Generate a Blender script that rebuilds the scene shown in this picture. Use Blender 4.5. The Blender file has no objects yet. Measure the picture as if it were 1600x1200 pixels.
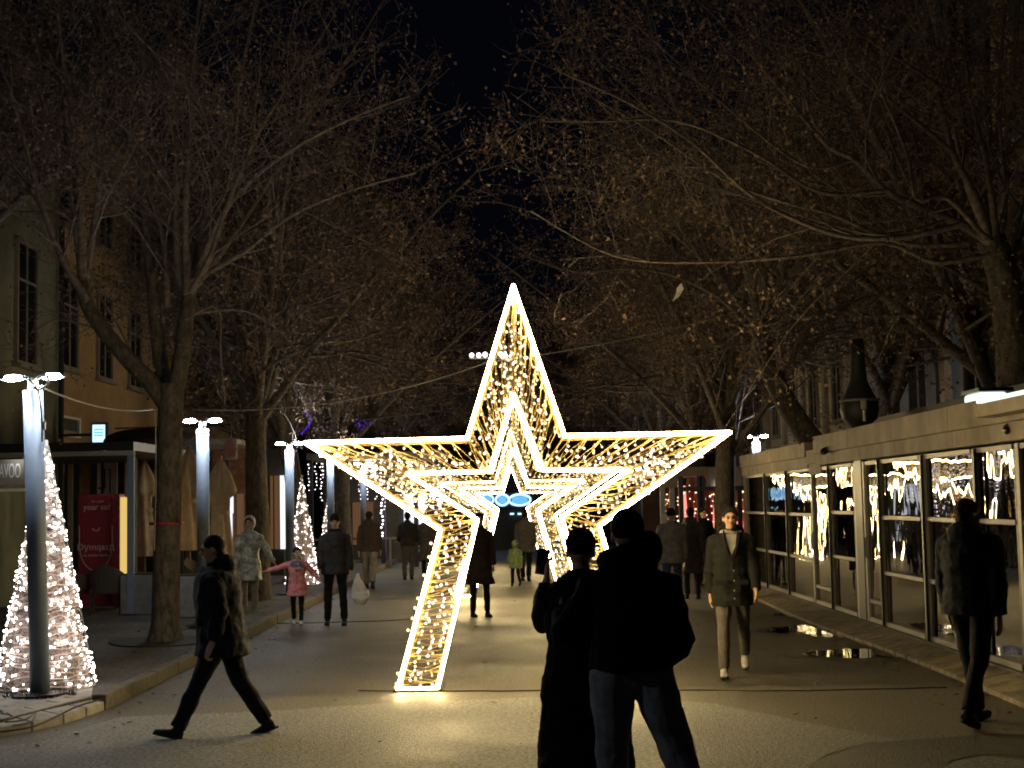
import bpy, bmesh, math, random
from mathutils import Vector, Matrix
R = random.Random(7)
C = bpy.context.scene.collection
sc = bpy.context.scene
PI = math.pi
# ------------------------------------------------------------------ camera, world, exposure
CAMH, F = 1.85, 2300.0
PITCH, ROLL = math.atan(187 / F), -0.02
cam_d = bpy.data.cameras.new('camera'); cam = bpy.data.objects.new('camera', cam_d); C.objects.link(cam)
cam_d.sensor_width = 36; cam_d.lens = F / 1600 * 36; cam_d.clip_end = 600; cam_d.clip_start = 0.1
CM = (Matrix.Rotation(PI / 2 + PITCH, 4, 'X') @ Matrix.Rotation(ROLL, 4, 'Z'))
cam.matrix_world = Matrix.Translation((0, 0, CAMH)) @ CM
sc.camera = cam
w = bpy.data.worlds.new('World'); sc.world = w; w.use_nodes = True
wn = w.node_tree.nodes; bg = wn['Background']
sky = wn.new('ShaderNodeTexSky'); sky.sky_type = 'NISHITA'; sky.sun_disc = False
sky.sun_elevation = math.radians(-3); sky.sun_rotation = math.radians(200)
mx = wn.new('ShaderNodeMix'); mx.data_type = 'RGBA'; mx.inputs[0].default_value = 0.93
mx.inputs[7].default_value = (0.06, 0.075, 0.16, 1)
w.node_tree.links.new(sky.outputs[0], mx.inputs[6]); w.node_tree.links.new(mx.outputs[2], bg.inputs[0])
bg.inputs[1].default_value = 0.008
vs = sc.view_settings; sc.display_settings.display_device = 'sRGB'
vs.view_transform = 'Standard'; vs.look = 'None'; vs.exposure = 0.95; vs.gamma = 1; vs.use_curve_mapping = False
cy = sc.cycles
cy.max_bounces = 6; cy.diffuse_bounces = 2; cy.glossy_bounces = 4; cy.transparent_max_bounces = 12; cy.transmission_bounces = 4
cy.sample_clamp_indirect = 3.0; cy.caustics_reflective = False; cy.caustics_refractive = False
cy.use_denoising = True; cy.use_light_tree = True
cy.pixel_filter_type = 'BLACKMAN_HARRIS'; cy.filter_width = 1.9

def ray(x, y):
    return (CM.to_3x3() @ Vector(((x - 800) / F, (600 - y) / F, -1)))
def P(x, y, Y):
    r = ray(x, y); return Vector((0, 0, CAMH)) + r * (Y / r.y)
def PX(x, y, X):
    r = ray(x, y); return Vector((0, 0, CAMH)) + r * (X / r.x)
def G(x, y, z=0.0):
    r = ray(x, y); return Vector((0, 0, CAMH)) + r * ((z - CAMH) / r.z)

# ------------------------------------------------------------------ materials
M = {}
def mat(name, col, rough=0.7, metal=0.0, noise=0.0, nscale=20.0, bump=0.0, bscale=60.0, col2=None, spec=0.5, coat=0.0, stretch=None):
    m = bpy.data.materials.new(name); m.use_nodes = True; nt = m.node_tree; n = nt.nodes; l = nt.links
    b = n['Principled BSDF']; b.inputs['Roughness'].default_value = rough; b.inputs['Metallic'].default_value = metal
    b.inputs['Specular IOR Level'].default_value = spec; b.inputs['Coat Weight'].default_value = coat
    b.inputs['Base Color'].default_value = (*col, 1)
    if noise or col2 or bump:
        tc = n.new('ShaderNodeTexCoord')
    if noise or col2:
        t = n.new('ShaderNodeTexNoise'); t.inputs['Scale'].default_value = nscale; t.inputs['Detail'].default_value = 6
        t.inputs['Roughness'].default_value = 0.65
        mp = n.new('ShaderNodeMapping'); mp.inputs['Scale'].default_value = stretch or (1, 1, 1); l.new(tc.outputs['Object'], mp.inputs[0]); l.new(mp.outputs[0], t.inputs['Vector'])
        r = n.new('ShaderNodeValToRGB'); r.color_ramp.elements[0].position = 0.36; r.color_ramp.elements[1].position = 0.66
        c2 = col2 or tuple(min(1, c * (1 + noise)) for c in col)
        c1 = col if col2 else tuple(c * (1 - noise) for c in col)
        r.color_ramp.elements[0].color = (*c1, 1); r.color_ramp.elements[1].color = (*c2, 1)
        l.new(t.outputs['Fac'], r.inputs['Fac']); l.new(r.outputs[0], b.inputs['Base Color'])
    if bump:
        t2 = n.new('ShaderNodeTexNoise'); t2.inputs['Scale'].default_value = bscale; t2.inputs['Detail'].default_value = 5
        l.new(tc.outputs['Object'], t2.inputs['Vector'])
        bp = n.new('ShaderNodeBump'); bp.inputs['Strength'].default_value = bump; bp.inputs['Distance'].default_value = 0.02
        l.new(t2.outputs['Fac'], bp.inputs['Height']); l.new(bp.outputs[0], b.inputs['Normal'])
    M[name] = m; return m
def emit(name, col, s, sampled=True):
    m = bpy.data.materials.new(name); m.use_nodes = True; n = m.node_tree.nodes; n.clear()
    e = n.new('ShaderNodeEmission'); o = n.new('ShaderNodeOutputMaterial'); e.inputs[0].default_value = (*col, 1); e.inputs[1].default_value = s
    m.node_tree.links.new(e.outputs[0], o.inputs[0])
    if not sampled: m.cycles.emission_sampling = 'NONE'
    M[name] = m; return m
def glassmat(name, tint, ior=1.9, rough=0.01, wav=0.03, wscale=2.5):
    m = bpy.data.materials.new(name); m.use_nodes = True; nt = m.node_tree; n = nt.nodes; l = nt.links; n.clear()
    o = n.new('ShaderNodeOutputMaterial'); mix = n.new('ShaderNodeMixShader'); t = n.new('ShaderNodeBsdfTransparent'); t.inputs[0].default_value = (*tint, 1)
    g = n.new('ShaderNodeBsdfGlossy'); g.inputs['Roughness'].default_value = rough; g.inputs[0].default_value = (1, .97, .9, 1)
    f = n.new('ShaderNodeFresnel'); f.inputs[0].default_value = ior
    tc = n.new('ShaderNodeTexCoord'); nz = n.new('ShaderNodeTexNoise'); nz.inputs['Scale'].default_value = wscale; nz.inputs['Detail'].default_value = 1.5
    mp = n.new('ShaderNodeMapping'); mp.inputs['Scale'].default_value = (1, 1, 0.45)
    l.new(tc.outputs['Object'], mp.inputs[0]); l.new(mp.outputs[0], nz.inputs['Vector'])
    bp = n.new('ShaderNodeBump'); bp.inputs['Strength'].default_value = wav; bp.inputs['Distance'].default_value = 0.12
    l.new(nz.outputs['Fac'], bp.inputs['Height']); l.new(bp.outputs[0], g.inputs['Normal'])
    l.new(f.outputs[0], mix.inputs[0]); l.new(t.outputs[0], mix.inputs[1]); l.new(g.outputs[0], mix.inputs[2]); l.new(mix.outputs[0], o.inputs[0])
    M[name] = m; return m

def asphalt(name, c1, c2, rough, grit=1.0):
    m = bpy.data.materials.new(name); m.use_nodes = True; nt = m.node_tree; n = nt.nodes; l = nt.links
    b = n['Principled BSDF']; tc = n.new('ShaderNodeTexCoord')
    a = n.new('ShaderNodeTexNoise'); a.inputs['Scale'].default_value = 0.7; a.inputs['Detail'].default_value = 7; a.inputs['Roughness'].default_value = 0.6
    s = n.new('ShaderNodeTexNoise'); s.inputs['Scale'].default_value = 30; s.inputs['Detail'].default_value = 6; s.inputs['Roughness'].default_value = 0.8
    v = n.new('ShaderNodeTexVoronoi'); v.inputs['Scale'].default_value = 70
    for t in (a, s, v): l.new(tc.outputs['Object'], t.inputs['Vector'])
    r1 = n.new('ShaderNodeValToRGB'); r1.color_ramp.elements[0].position = .35; r1.color_ramp.elements[1].position = .68
    r1.color_ramp.elements[0].color = (*c1, 1); r1.color_ramp.elements[1].color = (*c2, 1); l.new(a.outputs['Fac'], r1.inputs[0])
    r2 = n.new('ShaderNodeValToRGB'); r2.color_ramp.elements[0].position = .38; r2.color_ramp.elements[1].position = .66
    r2.color_ramp.elements[0].color = (.18, .18, .18, 1); r2.color_ramp.elements[1].color = (1.35, 1.35, 1.35, 1); l.new(s.outputs['Fac'], r2.inputs[0])
    mm = n.new('ShaderNodeMix'); mm.data_type = 'RGBA'; mm.blend_type = 'MULTIPLY'; mm.inputs[0].default_value = 1.0
    l.new(r1.outputs[0], mm.inputs[6]); l.new(r2.outputs[0], mm.inputs[7]); l.new(mm.outputs[2], b.inputs['Base Color'])
    mr = n.new('ShaderNodeMapRange'); mr.inputs[1].default_value = .3; mr.inputs[2].default_value = .7; mr.inputs[3].default_value = rough - .12; mr.inputs[4].default_value = rough + .16
    l.new(a.outputs['Fac'], mr.inputs[0]); l.new(mr.outputs[0], b.inputs['Roughness'])
    ad = n.new('ShaderNodeMath'); ad.operation = 'ADD'; l.new(s.outputs['Fac'], ad.inputs[0]); l.new(v.outputs['Distance'], ad.inputs[1])
    bp = n.new('ShaderNodeBump'); bp.inputs['Strength'].default_value = .7 * grit; bp.inputs['Distance'].default_value = .02
    l.new(ad.outputs[0], bp.inputs['Height']); l.new(bp.outputs[0], b.inputs['Normal'])
    M[name] = m; return m
asphalt('asphalt', (.105, .091, .066), (.205, .18, .135), .47)
asphalt('asphalt_lit', (.25, .252, .243), (.36, .36, .345), .62)  # road tone with the lamplight put into the colour
asphalt('asphalt_wet', (.035, .03, .025), (.06, .052, .042), .30)
asphalt('asphalt_shaded', (.05, .043, .036), (.085, .074, .06), .55)  # road tone with the shade put into the colour
asphalt('pavement', (.08, .075, .068), (.24, .225, .20), .8, 1.6)
mat('kerb', (.09, .078, .06), .8, noise=.35, nscale=9, bump=.4, bscale=40)
mat('paver', (.33, .31, .28), .8, noise=.22, nscale=6, bump=.3, bscale=50)
mat('paver_dirty', (.24, .20, .14), .75, noise=.4, nscale=5, bump=.4, bscale=40)
mat('joint', (.02, .018, .015), .9)
mat('steel', (.15, .19, .26), .6, .1, noise=.08, nscale=4)
mat('dark_steel', (.018, .018, .02), .45, .3)
mat('gold', (.55, .36, .10), .4, .6)
mat('wire_gold', (.62, .44, .18), .5, .1)
mat('trunk_bark', (.03, .025, .02), .9, col2=(.12, .10, .08), nscale=10, bump=1.0, bscale=18, stretch=(1.6, 1.6, .6))
mat('bark', (.085, .066, .062), .9, col2=(.215, .175, .16), nscale=14, bump=1.0, bscale=22)
mat('bark_dark', (.06, .048, .043), .9, col2=(.16, .13, .115), nscale=14, bump=.8, bscale=22)
def leafmat(name, cols):
    m = bpy.data.materials.new(name); m.use_nodes = True; n = m.node_tree.nodes; l = m.node_tree.links; b = n['Principled BSDF']
    tc = n.new('ShaderNodeTexCoord'); t = n.new('ShaderNodeTexNoise'); t.inputs['Scale'].default_value = 1.1; t.inputs['Detail'].default_value = 8; t.inputs['Roughness'].default_value = .75
    l.new(tc.outputs['Object'], t.inputs['Vector']); r = n.new('ShaderNodeValToRGB')
    for i, c in enumerate(cols):
        e = r.color_ramp.elements[i] if i < 2 else r.color_ramp.elements.new(.5)
        e.color = (*c, 1)
    ps = [.34, .68, .47, .56][:len(cols)]
    for e, p in zip(list(r.color_ramp.elements), sorted(ps)): e.position = p
    l.new(t.outputs['Fac'], r.inputs[0]); l.new(r.outputs[0], b.inputs['Base Color']); b.inputs['Roughness'].default_value = .75
    M[name] = m
leafmat('leaf', [(.12, .072, .06), (.24, .165, .10), (.17, .11, .085)])
leafmat('leaf_ochre', [(.13, .08, .055), (.32, .20, .08), (.19, .125, .08)])
mat('ivy', (.02, .035, .012), .7, noise=.4)
mat('wall_ochre', (.42, .27, .12), .9, noise=.15, nscale=1.5, bump=.15, bscale=30)
mat('wall_green', (.23, .22, .13), .9, noise=.2, nscale=1.2)
mat('wall_cream', (.5, .42, .30), .9, noise=.2, nscale=1.2, bump=.15, bscale=30)
mat('wall_dark', (.05, .045, .04), .9, noise=.3, nscale=2)
mat('trim', (.26, .22, .17), .8, noise=.15, nscale=3)
mat('fascia', (.21, .175, .135), .7, col2=(.38, .32, .25), nscale=1.6, bump=.15, bscale=12, stretch=(1, 1.3, .8))
mat('frame', (.30, .285, .26), .45, .35, noise=.1, nscale=5)
mat('black_frame', (.012, .012, .012), .4)
mat('wood', (.16, .075, .03), .6, noise=.3, nscale=6)
mat('dark_glass', (.01, .012, .015), .06, spec=.8)
mat('roof', (.03, .028, .028), .8, noise=.3, nscale=3)
mat('red_print', (.22, .012, .02), .5, noise=.15, nscale=3)
mat('print_pale', (.55, .42, .38), .6)
mat('print_white', (.75, .73, .68), .6)
mat('canvas_black', (.012, .012, .014), .8)
mat('canvas_beige', (.42, .30, .18), .9, noise=.2, nscale=4, bump=.4, bscale=12)
mat('wicker', (.05, .038, .028), .7, bump=.9, bscale=70)
mat('stone_grey', (.16, .155, .15), .8, noise=.25, nscale=5)
mat('shell', (.42, .35, .32), .9, noise=.75, nscale=34, bump=1.0, bscale=40)
mat('tinsel', (.75, .6, .52), .5, .2)
mat('moss', (.03, .05, .012), .9, noise=.5, nscale=15)
mat('cable', (.30, .29, .26), .6)
mat('cable_black', (.01, .01, .01), .6)
mat('skin', (.48, .28, .19), .5); mat('skin_dark', (.20, .11, .075), .55)
mat('eye', (.01, .008, .006), .2); mat('lip', (.30, .12, .10), .5)
mat('puddle', (.006, .006, .006), .03, spec=.9)
mat('pinkcloth', (.45, .09, .08), .8, noise=.35, nscale=4)
mat('bag', (.7, .7, .7), .35, noise=.15, nscale=8)
for nm, c in dict(navy=(.006, .008, .016), black=(.006, .006, .007), charcoal=(.32, .34, .38), greyblue=(.10, .13, .16), pink=(.60, .22, .22),
                  darkgrey=(.035, .033, .034), brownjacket=(.040, .026, .020), khaki=(.16, .14, .10), olive=(.009, .009, .0075), greencheck=(.10, .15, .06), taupe=(.10, .088, .075),
                  greypuffer=(.19, .185, .20), jeans=(.035, .05, .09), tan=(.22, .18, .12), camo=(.18, .19, .14), shoe=(.018, .018, .02), shoe_pale=(.45, .43, .40),
                  hair=(.012, .008, .006), hair_brown=(.03, .016, .010), shirt=(.30, .30, .28), fur=(.03, .02, .015), deepblack=(.002, .002, .0025)).items():
    mat(nm, c, .85, noise=.25, nscale=11, bump=.35, bscale=90, spec=.25)
# camouflage-like silvery jacket gets strong blotches
mat('camo', (.10, .115, .085), .42, col2=(.50, .52, .44), nscale=9, bump=.5, bscale=18)
mat('greencheck', (.04, .07, .02), .8, col2=(.22, .28, .12), nscale=16)
emit('rope', (1, .75, .34), 37)
emit('bulb_warm', (1, .78, .42), 1.5, False)
emit('bulb_white', (1, .9, .93), 3, False)
emit('bulb_tree', (1, .88, .80), 8)
emit('led', (.90, .95, 1.0), 135)
emit('led_ring', (.9, .96, 1.0), 12, False)
emit('blue_sign', (.10, .33, .8), .9, False)
emit('white_sign', (.45, .75, 1.0), 1.0, False)
emit('ochre_door', (1, .68, .20), .42, True)
emit('purple', (.12, .03, .8), .4, False)
emit('violet', (.22, .05, 1.0), 22, True)
emit('window_white', (.85, .88, 1.0), .7, True)
emit('window_warm', (1, .5, .25), .06, True)
emit('pink_glow', (1, .22, .16), 1.1, True)
emit('pale_green', (.75, 1.0, .8), .9, True)
glassmat('glass', (.30, .30, .28), 2.6, .015, .05, 2.2)
glassmat('glass_fridge', (.8, .75, .5), 1.3)

# ------------------------------------------------------------------ mesh helpers
class MB:
    def __init__(s): s.v = []; s.f = []
    def add(s, vs_, fs):
        o = len(s.v); s.v += [tuple(p) for p in vs_]; s.f += [tuple(i + o for i in f) for f in fs]; return s
    def box(s, c, d, rz=0.0, bev=0.0):
        c = Vector(c); h = Vector(d) / 2; m = Matrix.Rotation(rz, 3, 'Z')
        vs_ = [c + m @ Vector((x * h.x, y * h.y, z * h.z)) for z in (-1, 1) for x, y in ((-1, -1), (1, -1), (1, 1), (-1, 1))]
        return s.add(vs_, [(3, 2, 1, 0), (4, 5, 6, 7), (0, 1, 5, 4), (1, 2, 6, 5), (2, 3, 7, 6), (3, 0, 4, 7)])
    def span(s, a, b):
        a = Vector(a); b = Vector(b); return s.box((a + b) / 2, [abs(b[i] - a[i]) for i in range(3)])
    def prism(s, poly, z0, z1):
        n = len(poly); vs_ = [(p[0], p[1], z0) for p in poly] + [(p[0], p[1], z1) for p in poly]
        return s.add(vs_, [tuple(range(n))[::-1], tuple(range(n, 2 * n))] + [(i, (i + 1) % n, n + (i + 1) % n, n + i) for i in range(n)])
    def tube(s, pts, r, n=6, caps=True, flat=1.0, ref=None):
        pts = [Vector(p) for p in pts]; N = len(pts)
        if not hasattr(r, '__len__'): r = [r] * N
        o = len(s.v); prev = None
        for i, p in enumerate(pts):
            t = (pts[min(i + 1, N - 1)] - pts[max(i - 1, 0)])
            if t.length < 1e-9: t = Vector((0, 0, 1))
            t.normalize()
            if prev is None:
                a = Vector(ref) if ref else (Vector((0, 0, 1)) if abs(t.z) < .9 else Vector((1, 0, 0)))
            else: a = prev
            u = (a - t * a.dot(t))
            if u.length < 1e-6: u = t.orthogonal()
            u.normalize(); prev = u; q = t.cross(u); ri = r[i]
            rx, ry = (ri if hasattr(ri, '__len__') else (ri, ri * flat))
            for k in range(n):
                an = 2 * PI * k / n; s.v.append(tuple(p + u * (math.cos(an) * rx) + q * (math.sin(an) * ry)))
        for i in range(N - 1):
            for k in range(n):
                a = o + i * n + k; b = o + i * n + (k + 1) % n; s.f.append((a, b, b + n, a + n))
        if caps:
            s.f.append(tuple(o + k for k in range(n))[::-1]); s.f.append(tuple(o + (N - 1) * n + k for k in range(n)))
        return s
    def ball(s, c, r, n=8, m=6, rot=None):
        c = Vector(c); r = r if hasattr(r, '__len__') else (r, r, r); vs_ = []; fs = []
        for j in range(1, m):
            th = PI * j / m
            for k in range(n):
                ph = 2 * PI * k / n; q = Vector((r[0] * math.sin(th) * math.cos(ph), r[1] * math.sin(th) * math.sin(ph), r[2] * math.cos(th)))
                if rot: q = rot @ q
                vs_.append(c + q)
        a = Vector((0, 0, r[2])); b = -a
        if rot: a = rot @ a; b = rot @ b
        T = len(vs_); vs_ += [c + a, c + b]
        for j in range(m - 2):
            for k in range(n): fs.append((j * n + k, (j + 1) * n + k, (j + 1) * n + (k + 1) % n, j * n + (k + 1) % n))
        for k in range(n): fs.append((T, k, (k + 1) % n)); fs.append((T + 1, (m - 2) * n + (k + 1) % n, (m - 2) * n + k))
        return s.add(vs_, fs)
    def octa(s, c, r):
        x, y, z = c
        return s.add([(x + r, y, z), (x - r, y, z), (x, y + r, z), (x, y - r, z), (x, y, z + r), (x, y, z - r)],
                     [(0, 2, 4), (2, 1, 4), (1, 3, 4), (3, 0, 4), (2, 0, 5), (1, 2, 5), (3, 1, 5), (0, 3, 5)])
    def lathe(s, prof, c=(0, 0, 0), n=16, sx=1.0, sy=1.0):
        vs_ = []; fs = []; m = len(prof)
        for r, z in prof:
            for k in range(n): a = 2 * PI * k / n; vs_.append((c[0] + r * math.cos(a) * sx, c[1] + r * math.sin(a) * sy, c[2] + z))
        for j in range(m - 1):
            for k in range(n): fs.append((j * n + k, j * n + (k + 1) % n, (j + 1) * n + (k + 1) % n, (j + 1) * n + k))
        fs.append(tuple(range(n))[::-1]); fs.append(tuple((m - 1) * n + k for k in range(n)))
        return s.add(vs_, fs)
    def mesh(s, name, material, smooth=False):
        me = bpy.data.meshes.new(name); me.from_pydata(s.v, [], s.f); me.update()
        if material: me.materials.append(M[material])
        if smooth: me.polygons.foreach_set('use_smooth', [True] * len(me.polygons))
        return me
    def build(s, name, material, parent=None, smooth=False, bevel=0.0, loc=None):
        o = bpy.data.objects.new(name, s.mesh(name, material, smooth)); C.objects.link(o)
        if parent: o.parent = parent
        if loc: o.location = loc
        if bevel:
            b = o.modifiers.new('bevel', 'BEVEL'); b.width = bevel; b.segments = 2; b.limit_method = 'ANGLE'
        return o
def tag(o, label=None, cat=None, group=None, kind=None):
    if label: o['label'] = label
    if cat: o['category'] = cat
    if group: o['group'] = group
    if kind: o['kind'] = kind
    return o
def thing(name, label, cat, loc=(0, 0, 0), rz=0.0, group=None):
    o = bpy.data.objects.new(name, None); C.objects.link(o); o.location = loc; o.rotation_euler = (0, 0, rz); o.empty_display_size = .1
    return tag(o, label, cat, group)
def dup(root, loc=None, rz=None, label=None, scale=None):
    def cp(o, par):
        c = o.copy(); C.objects.link(c)
        if par: c.parent = par
        for ch in list(kids.get(o.name, [])): cp(ch, c)
        return c
    kids = {}
    def walk(o):
        kids[o.name] = list(o.children)
        for ch in o.children: walk(ch)
    walk(root); r = cp(root, None)
    if loc is not None: r.location = loc
    if rz is not None: r.rotation_euler = (0, 0, rz)
    if scale: r.scale = scale if hasattr(scale, '__len__') else (scale,) * 3
    if label: r['label'] = label
    return r
def stuff(o): o['kind'] = 'stuff'; return o
def struct(o): o['kind'] = 'structure'; return o
def text(name, body, size, material, parent, loc, rot, ext=.004, align='CENTER', sx=1.0):
    cu = bpy.data.curves.new(name, 'FONT'); cu.body = body; cu.size = size; cu.extrude = ext; cu.align_x = align; cu.align_y = 'CENTER'
    cu.materials.append(M[material]); tmp = bpy.data.objects.new('tmp_text', cu); me = bpy.data.meshes.new_from_object(tmp); bpy.data.objects.remove(tmp); o = bpy.data.objects.new(name, me); C.objects.link(o); o.parent = parent; o.location = loc; o.rotation_euler = rot; o.scale = (sx, 1, 1)
    return o
def smoothpath(pts, n=6):
    pts = [Vector(p) for p in pts]; out = []
    for i in range(len(pts) - 1):
        p0 = pts[max(i - 1, 0)]; p1 = pts[i]; p2 = pts[i + 1]; p3 = pts[min(i + 2, len(pts) - 1)]
        for k in range(n):
            t = k / n; out.append(.5 * ((2 * p1) + (p2 - p0) * t + (2 * p0 - 5 * p1 + 4 * p2 - p3) * t * t + (3 * p1 - p0 - 3 * p2 + p3) * t ** 3))
    out.append(pts[-1]); return out

# ------------------------------------------------------------------ ground
SW = .12                      # pavement height
KX = -3.85                    # left kerb line
b = MB(); b.add([(-60, -10, 0), (60, -10, 0), (60, 260, 0), (-60, 260, 0)], [(0, 1, 2, 3)])
struct(b.build('road', 'asphalt'))
def sheet(name, pxs, z, material, jag=0.0):
    pts = [G(x, y, z) for x, y in pxs]; out = []
    for i, p in enumerate(pts):
        q = pts[(i + 1) % len(pts)]; n = max(1, int((q - p).length / .25)) if jag else 1
        for k in range(n):
            t = p.lerp(q, k / n); out.append((t.x + R.uniform(-jag, jag), t.y + R.uniform(-jag, jag), z))
    bb = MB(); bb.add(out, [tuple(range(len(out)))]); return struct(bb.build(name, material))
sheet('road_light_pool', [(-500, 1330), (-260, 1190), (60, 1160), (190, 1120), (400, 1112), (620, 1098), (830, 1090), (1000, 1088), (1120, 1100), (1250, 1126), (1410, 1157), (1360, 1160), (1300, 1176), (1270, 1190), (1255, 1210), (1240, 1330)][::-1], .004, 'asphalt_lit', .02)  # lamplit road up to its shadow edge, painted as a paler sheet
sheet('road_shade_area', [(1410, 1157), (1360, 1160), (1300, 1176), (1270, 1190), (1255, 1210), (1240, 1330), (1466, 1260), (1470, 1200), (1488, 1187), (1540, 1177), (1640, 1188), (1720, 1150), (1560, 1146)], .004, 'asphalt_shaded', .012)  # shaded road beside the lamplight, painted as a darker sheet
sheet('road_light_pool', [(1470, 1260), (1475, 1200), (1490, 1190), (1540, 1181), (1640, 1192), (1700, 1260)][::-1], .004, 'asphalt_lit', .015)  # second spot of lamplight painted pale on the road
# seams in the asphalt
bb = MB(); pp = smoothpath([G(x, y, .005) for x, y in ((560, 1079), (700, 1080), (860, 1079), (1050, 1078), (1250, 1079), (1480, 1074))], 6)
pp = [p + Vector((0, R.uniform(-.02, .02), 0)) for p in pp]
bb.tube(pp, .005, 4, flat=.4); tag(bb.build('road_seam', 'joint'), kind='structure')
bb = MB(); pp = smoothpath([G(x, y, .005) for x, y in ((400, 975), (600, 970), (690, 962))], 6)
bb.tube(pp, .006, 4, flat=.4); tag(bb.build('road_seam', 'joint'), kind='structure')
# left pavement
p1 = G(185, 1103, SW); p1 = Vector((KX, 13.75, SW)); 
corner = [G(0, 1147), G(185, 1106)]
poly = [(KX - .14, 13.95), (KX - .14, 110), (-30, 110), (-30, 11.0), (-6.6, 11.0), (-5.2, 11.75), (-4.35, 12.6)]
b = MB(); b.prism(poly, 0.0, SW); pav = struct(b.build('pavement', 'pavement'))
# pale concrete apron around the lamp
b = MB(); b.prism([(-4.02, 14.05), (-4.35, 12.66), (-5.2, 11.82), (-6.6, 11.1), (-9.0, 11.1), (-9.0, 15.1), (-4.3, 15.1)], SW, SW + .004)
struct(b.build('pavement_apron', 'paver'))
kb = thing('kerb', 'long stone kerb edging the left pavement beside the road', 'kerb')
kme = None; y = 13.95
while y < 62:
    L = 1.0 if y < 40 else 2.0
    m = MB().box((0, 0, 0), (.135, L - .022, SW + .035))
    o = m.build('kerb_stone', 'kerb', kb, bevel=.012 if y < 30 else 0)
    o.location = (KX - .07 + R.uniform(-.008, .008), y + L / 2, (SW + .035) / 2 - .015 + R.uniform(-.006, .006)); o.rotation_euler = (0, R.uniform(-.02, .02), R.uniform(-.01, .01)); y += L
# pavers round the corner
pv = thing('paver_edge', 'curved row of pale paving slabs ending the left pavement under the lamp', 'paving')
edge = smoothpath([(KX - .02, 14.0, 0), (-4.12, 12.75, 0), (-5.0, 11.75, 0), (-6.4, 11.0, 0), (-8, 10.6, 0)], 8)
acc = []; L = [0]
for a, c in zip(edge, edge[1:]): L.append(L[-1] + (c - a).length)
def at_len(s):
    for i in range(len(L) - 1):
        if L[i + 1] >= s: return edge[i].lerp(edge[i + 1], (s - L[i]) / (L[i + 1] - L[i])), (edge[i + 1] - edge[i]).normalized()
    return edge[-1], (edge[-1] - edge[-2]).normalized()
s = 0
while s < L[-1] - .45:
    a, ta = at_len(s + .012); c, tcx = at_len(s + .43); na = Vector((-ta.y, ta.x, 0)) * -.40; nc = Vector((-tcx.y, tcx.x, 0)) * -.40
    zt = SW + .022 + R.uniform(-.006, .006); zo = .05
    vs_ = [a, c, c + nc, a + na]
    m = MB(); m.add([(p.x, p.y, -.02) for p in vs_] + [(a.x, a.y, zo + .03), (c.x, c.y, zo + .03), ((c + nc).x, (c + nc).y, zt), ((a + na).x, (a + na).y, zt)],
                    [(0, 1, 2, 3), (7, 6, 5, 4), (4, 5, 1, 0), (5, 6, 2, 1), (6, 7, 3, 2), (7, 4, 0, 3)])
    m.build('paver', 'paver', pv, bevel=.01); s += .44
# right-hand sloped slabs at the kiosk foot
GX = 4.9
rs = thing('kerb_ramp', 'sloped row of worn paving slabs along the foot of the glazed kiosk', 'paving'); y = 11.6
while y < 31:
    L2 = .48
    m = MB(); y0, y1 = y + .012, y + L2 - .012; xo = 4.36 + .05 * math.sin(y * .5); xi = 4.80; z1 = .13 + R.uniform(-.008, .008)
    m.add([(xo, y0, -.02), (xi, y0, -.02), (xi, y1, -.02), (xo, y1, -.02), (xo, y0, .045), (xi, y0, z1), (xi, y1, z1), (xo, y1, .045)],
          [(3, 2, 1, 0), (4, 5, 6, 7), (0, 1, 5, 4), (1, 2, 6, 5), (2, 3, 7, 6), (3, 0, 4, 7)])
    m.build('paver', 'paver_dirty', rs, bevel=.008 if y < 20 else 0); y += L2
# puddles
def blob(cx, cy, rx, ry, seed, z=.004, rag=1.0):
    rr = random.Random(seed); ph = [rr.uniform(0, 6.28) for _ in range(6)]; out = []
    for k in range(72):
        a = 2 * PI * k / 72; q = 1 + rag * (.18 * math.sin(2 * a + ph[0]) + .16 * math.sin(3 * a + ph[1]) + .10 * math.sin(5 * a + ph[2]) + .07 * math.sin(9 * a + ph[3]) + .05 * math.sin(14 * a + ph[4]) + rr.uniform(-.04, .04))
        out.append((cx + rx * q * math.cos(a), cy + ry * q * math.sin(a), z))
    return out
for i, (px, py, rx, ry) in enumerate(((1252, 984, .40, .62), (1300, 992, .30, .50), (1350, 994, .16, .35), (1318, 1022, .50, .42), (1232, 962, .12, .4), (1390, 1027, .12, .15))):
    g = G(px, py)
    m = MB(); m.add(blob(g.x, g.y, rx * 1.5, ry * 1.5, i + 3, .004 + .0006 * i), [tuple(range(72))]); struct(m.build('damp_road', 'asphalt_wet'))
    m = MB(); m.add(blob(g.x, g.y, rx, ry, i + 3, .009 + .0004 * i), [tuple(range(72))]); struct(m.build('puddle', 'puddle'))
# fallen leaves and grit
m = MB()
for i in range(1300):
    x = R.choice([R.uniform(3.7, 4.4), R.uniform(-3.8, 4.3) if i % 3 else R.uniform(3.9, 4.4), R.uniform(-5.5, -3.6), R.uniform(-9, -3.9), R.uniform(-3.85, -3.4)]); y = R.uniform(11.5, 32)
    z = .012 if -3.95 < x else SW + .012
    r = R.uniform(.015, .04); a = R.uniform(0, 6.28); t = R.uniform(-.008, .012)
    m.add([(x + r * math.cos(a + k * PI / 2) * (1 if k % 2 else .6), y + r * math.sin(a + k * PI / 2) * (1 if k % 2 else .6), z + (t if k < 2 else -t * .4)) for k in range(4)], [(0, 1, 2, 3)])
tag(m.build('fallen_leaves', 'leaf'), 'scattered brown leaves lying along the kerbs', 'leaves', kind='stuff')

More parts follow.
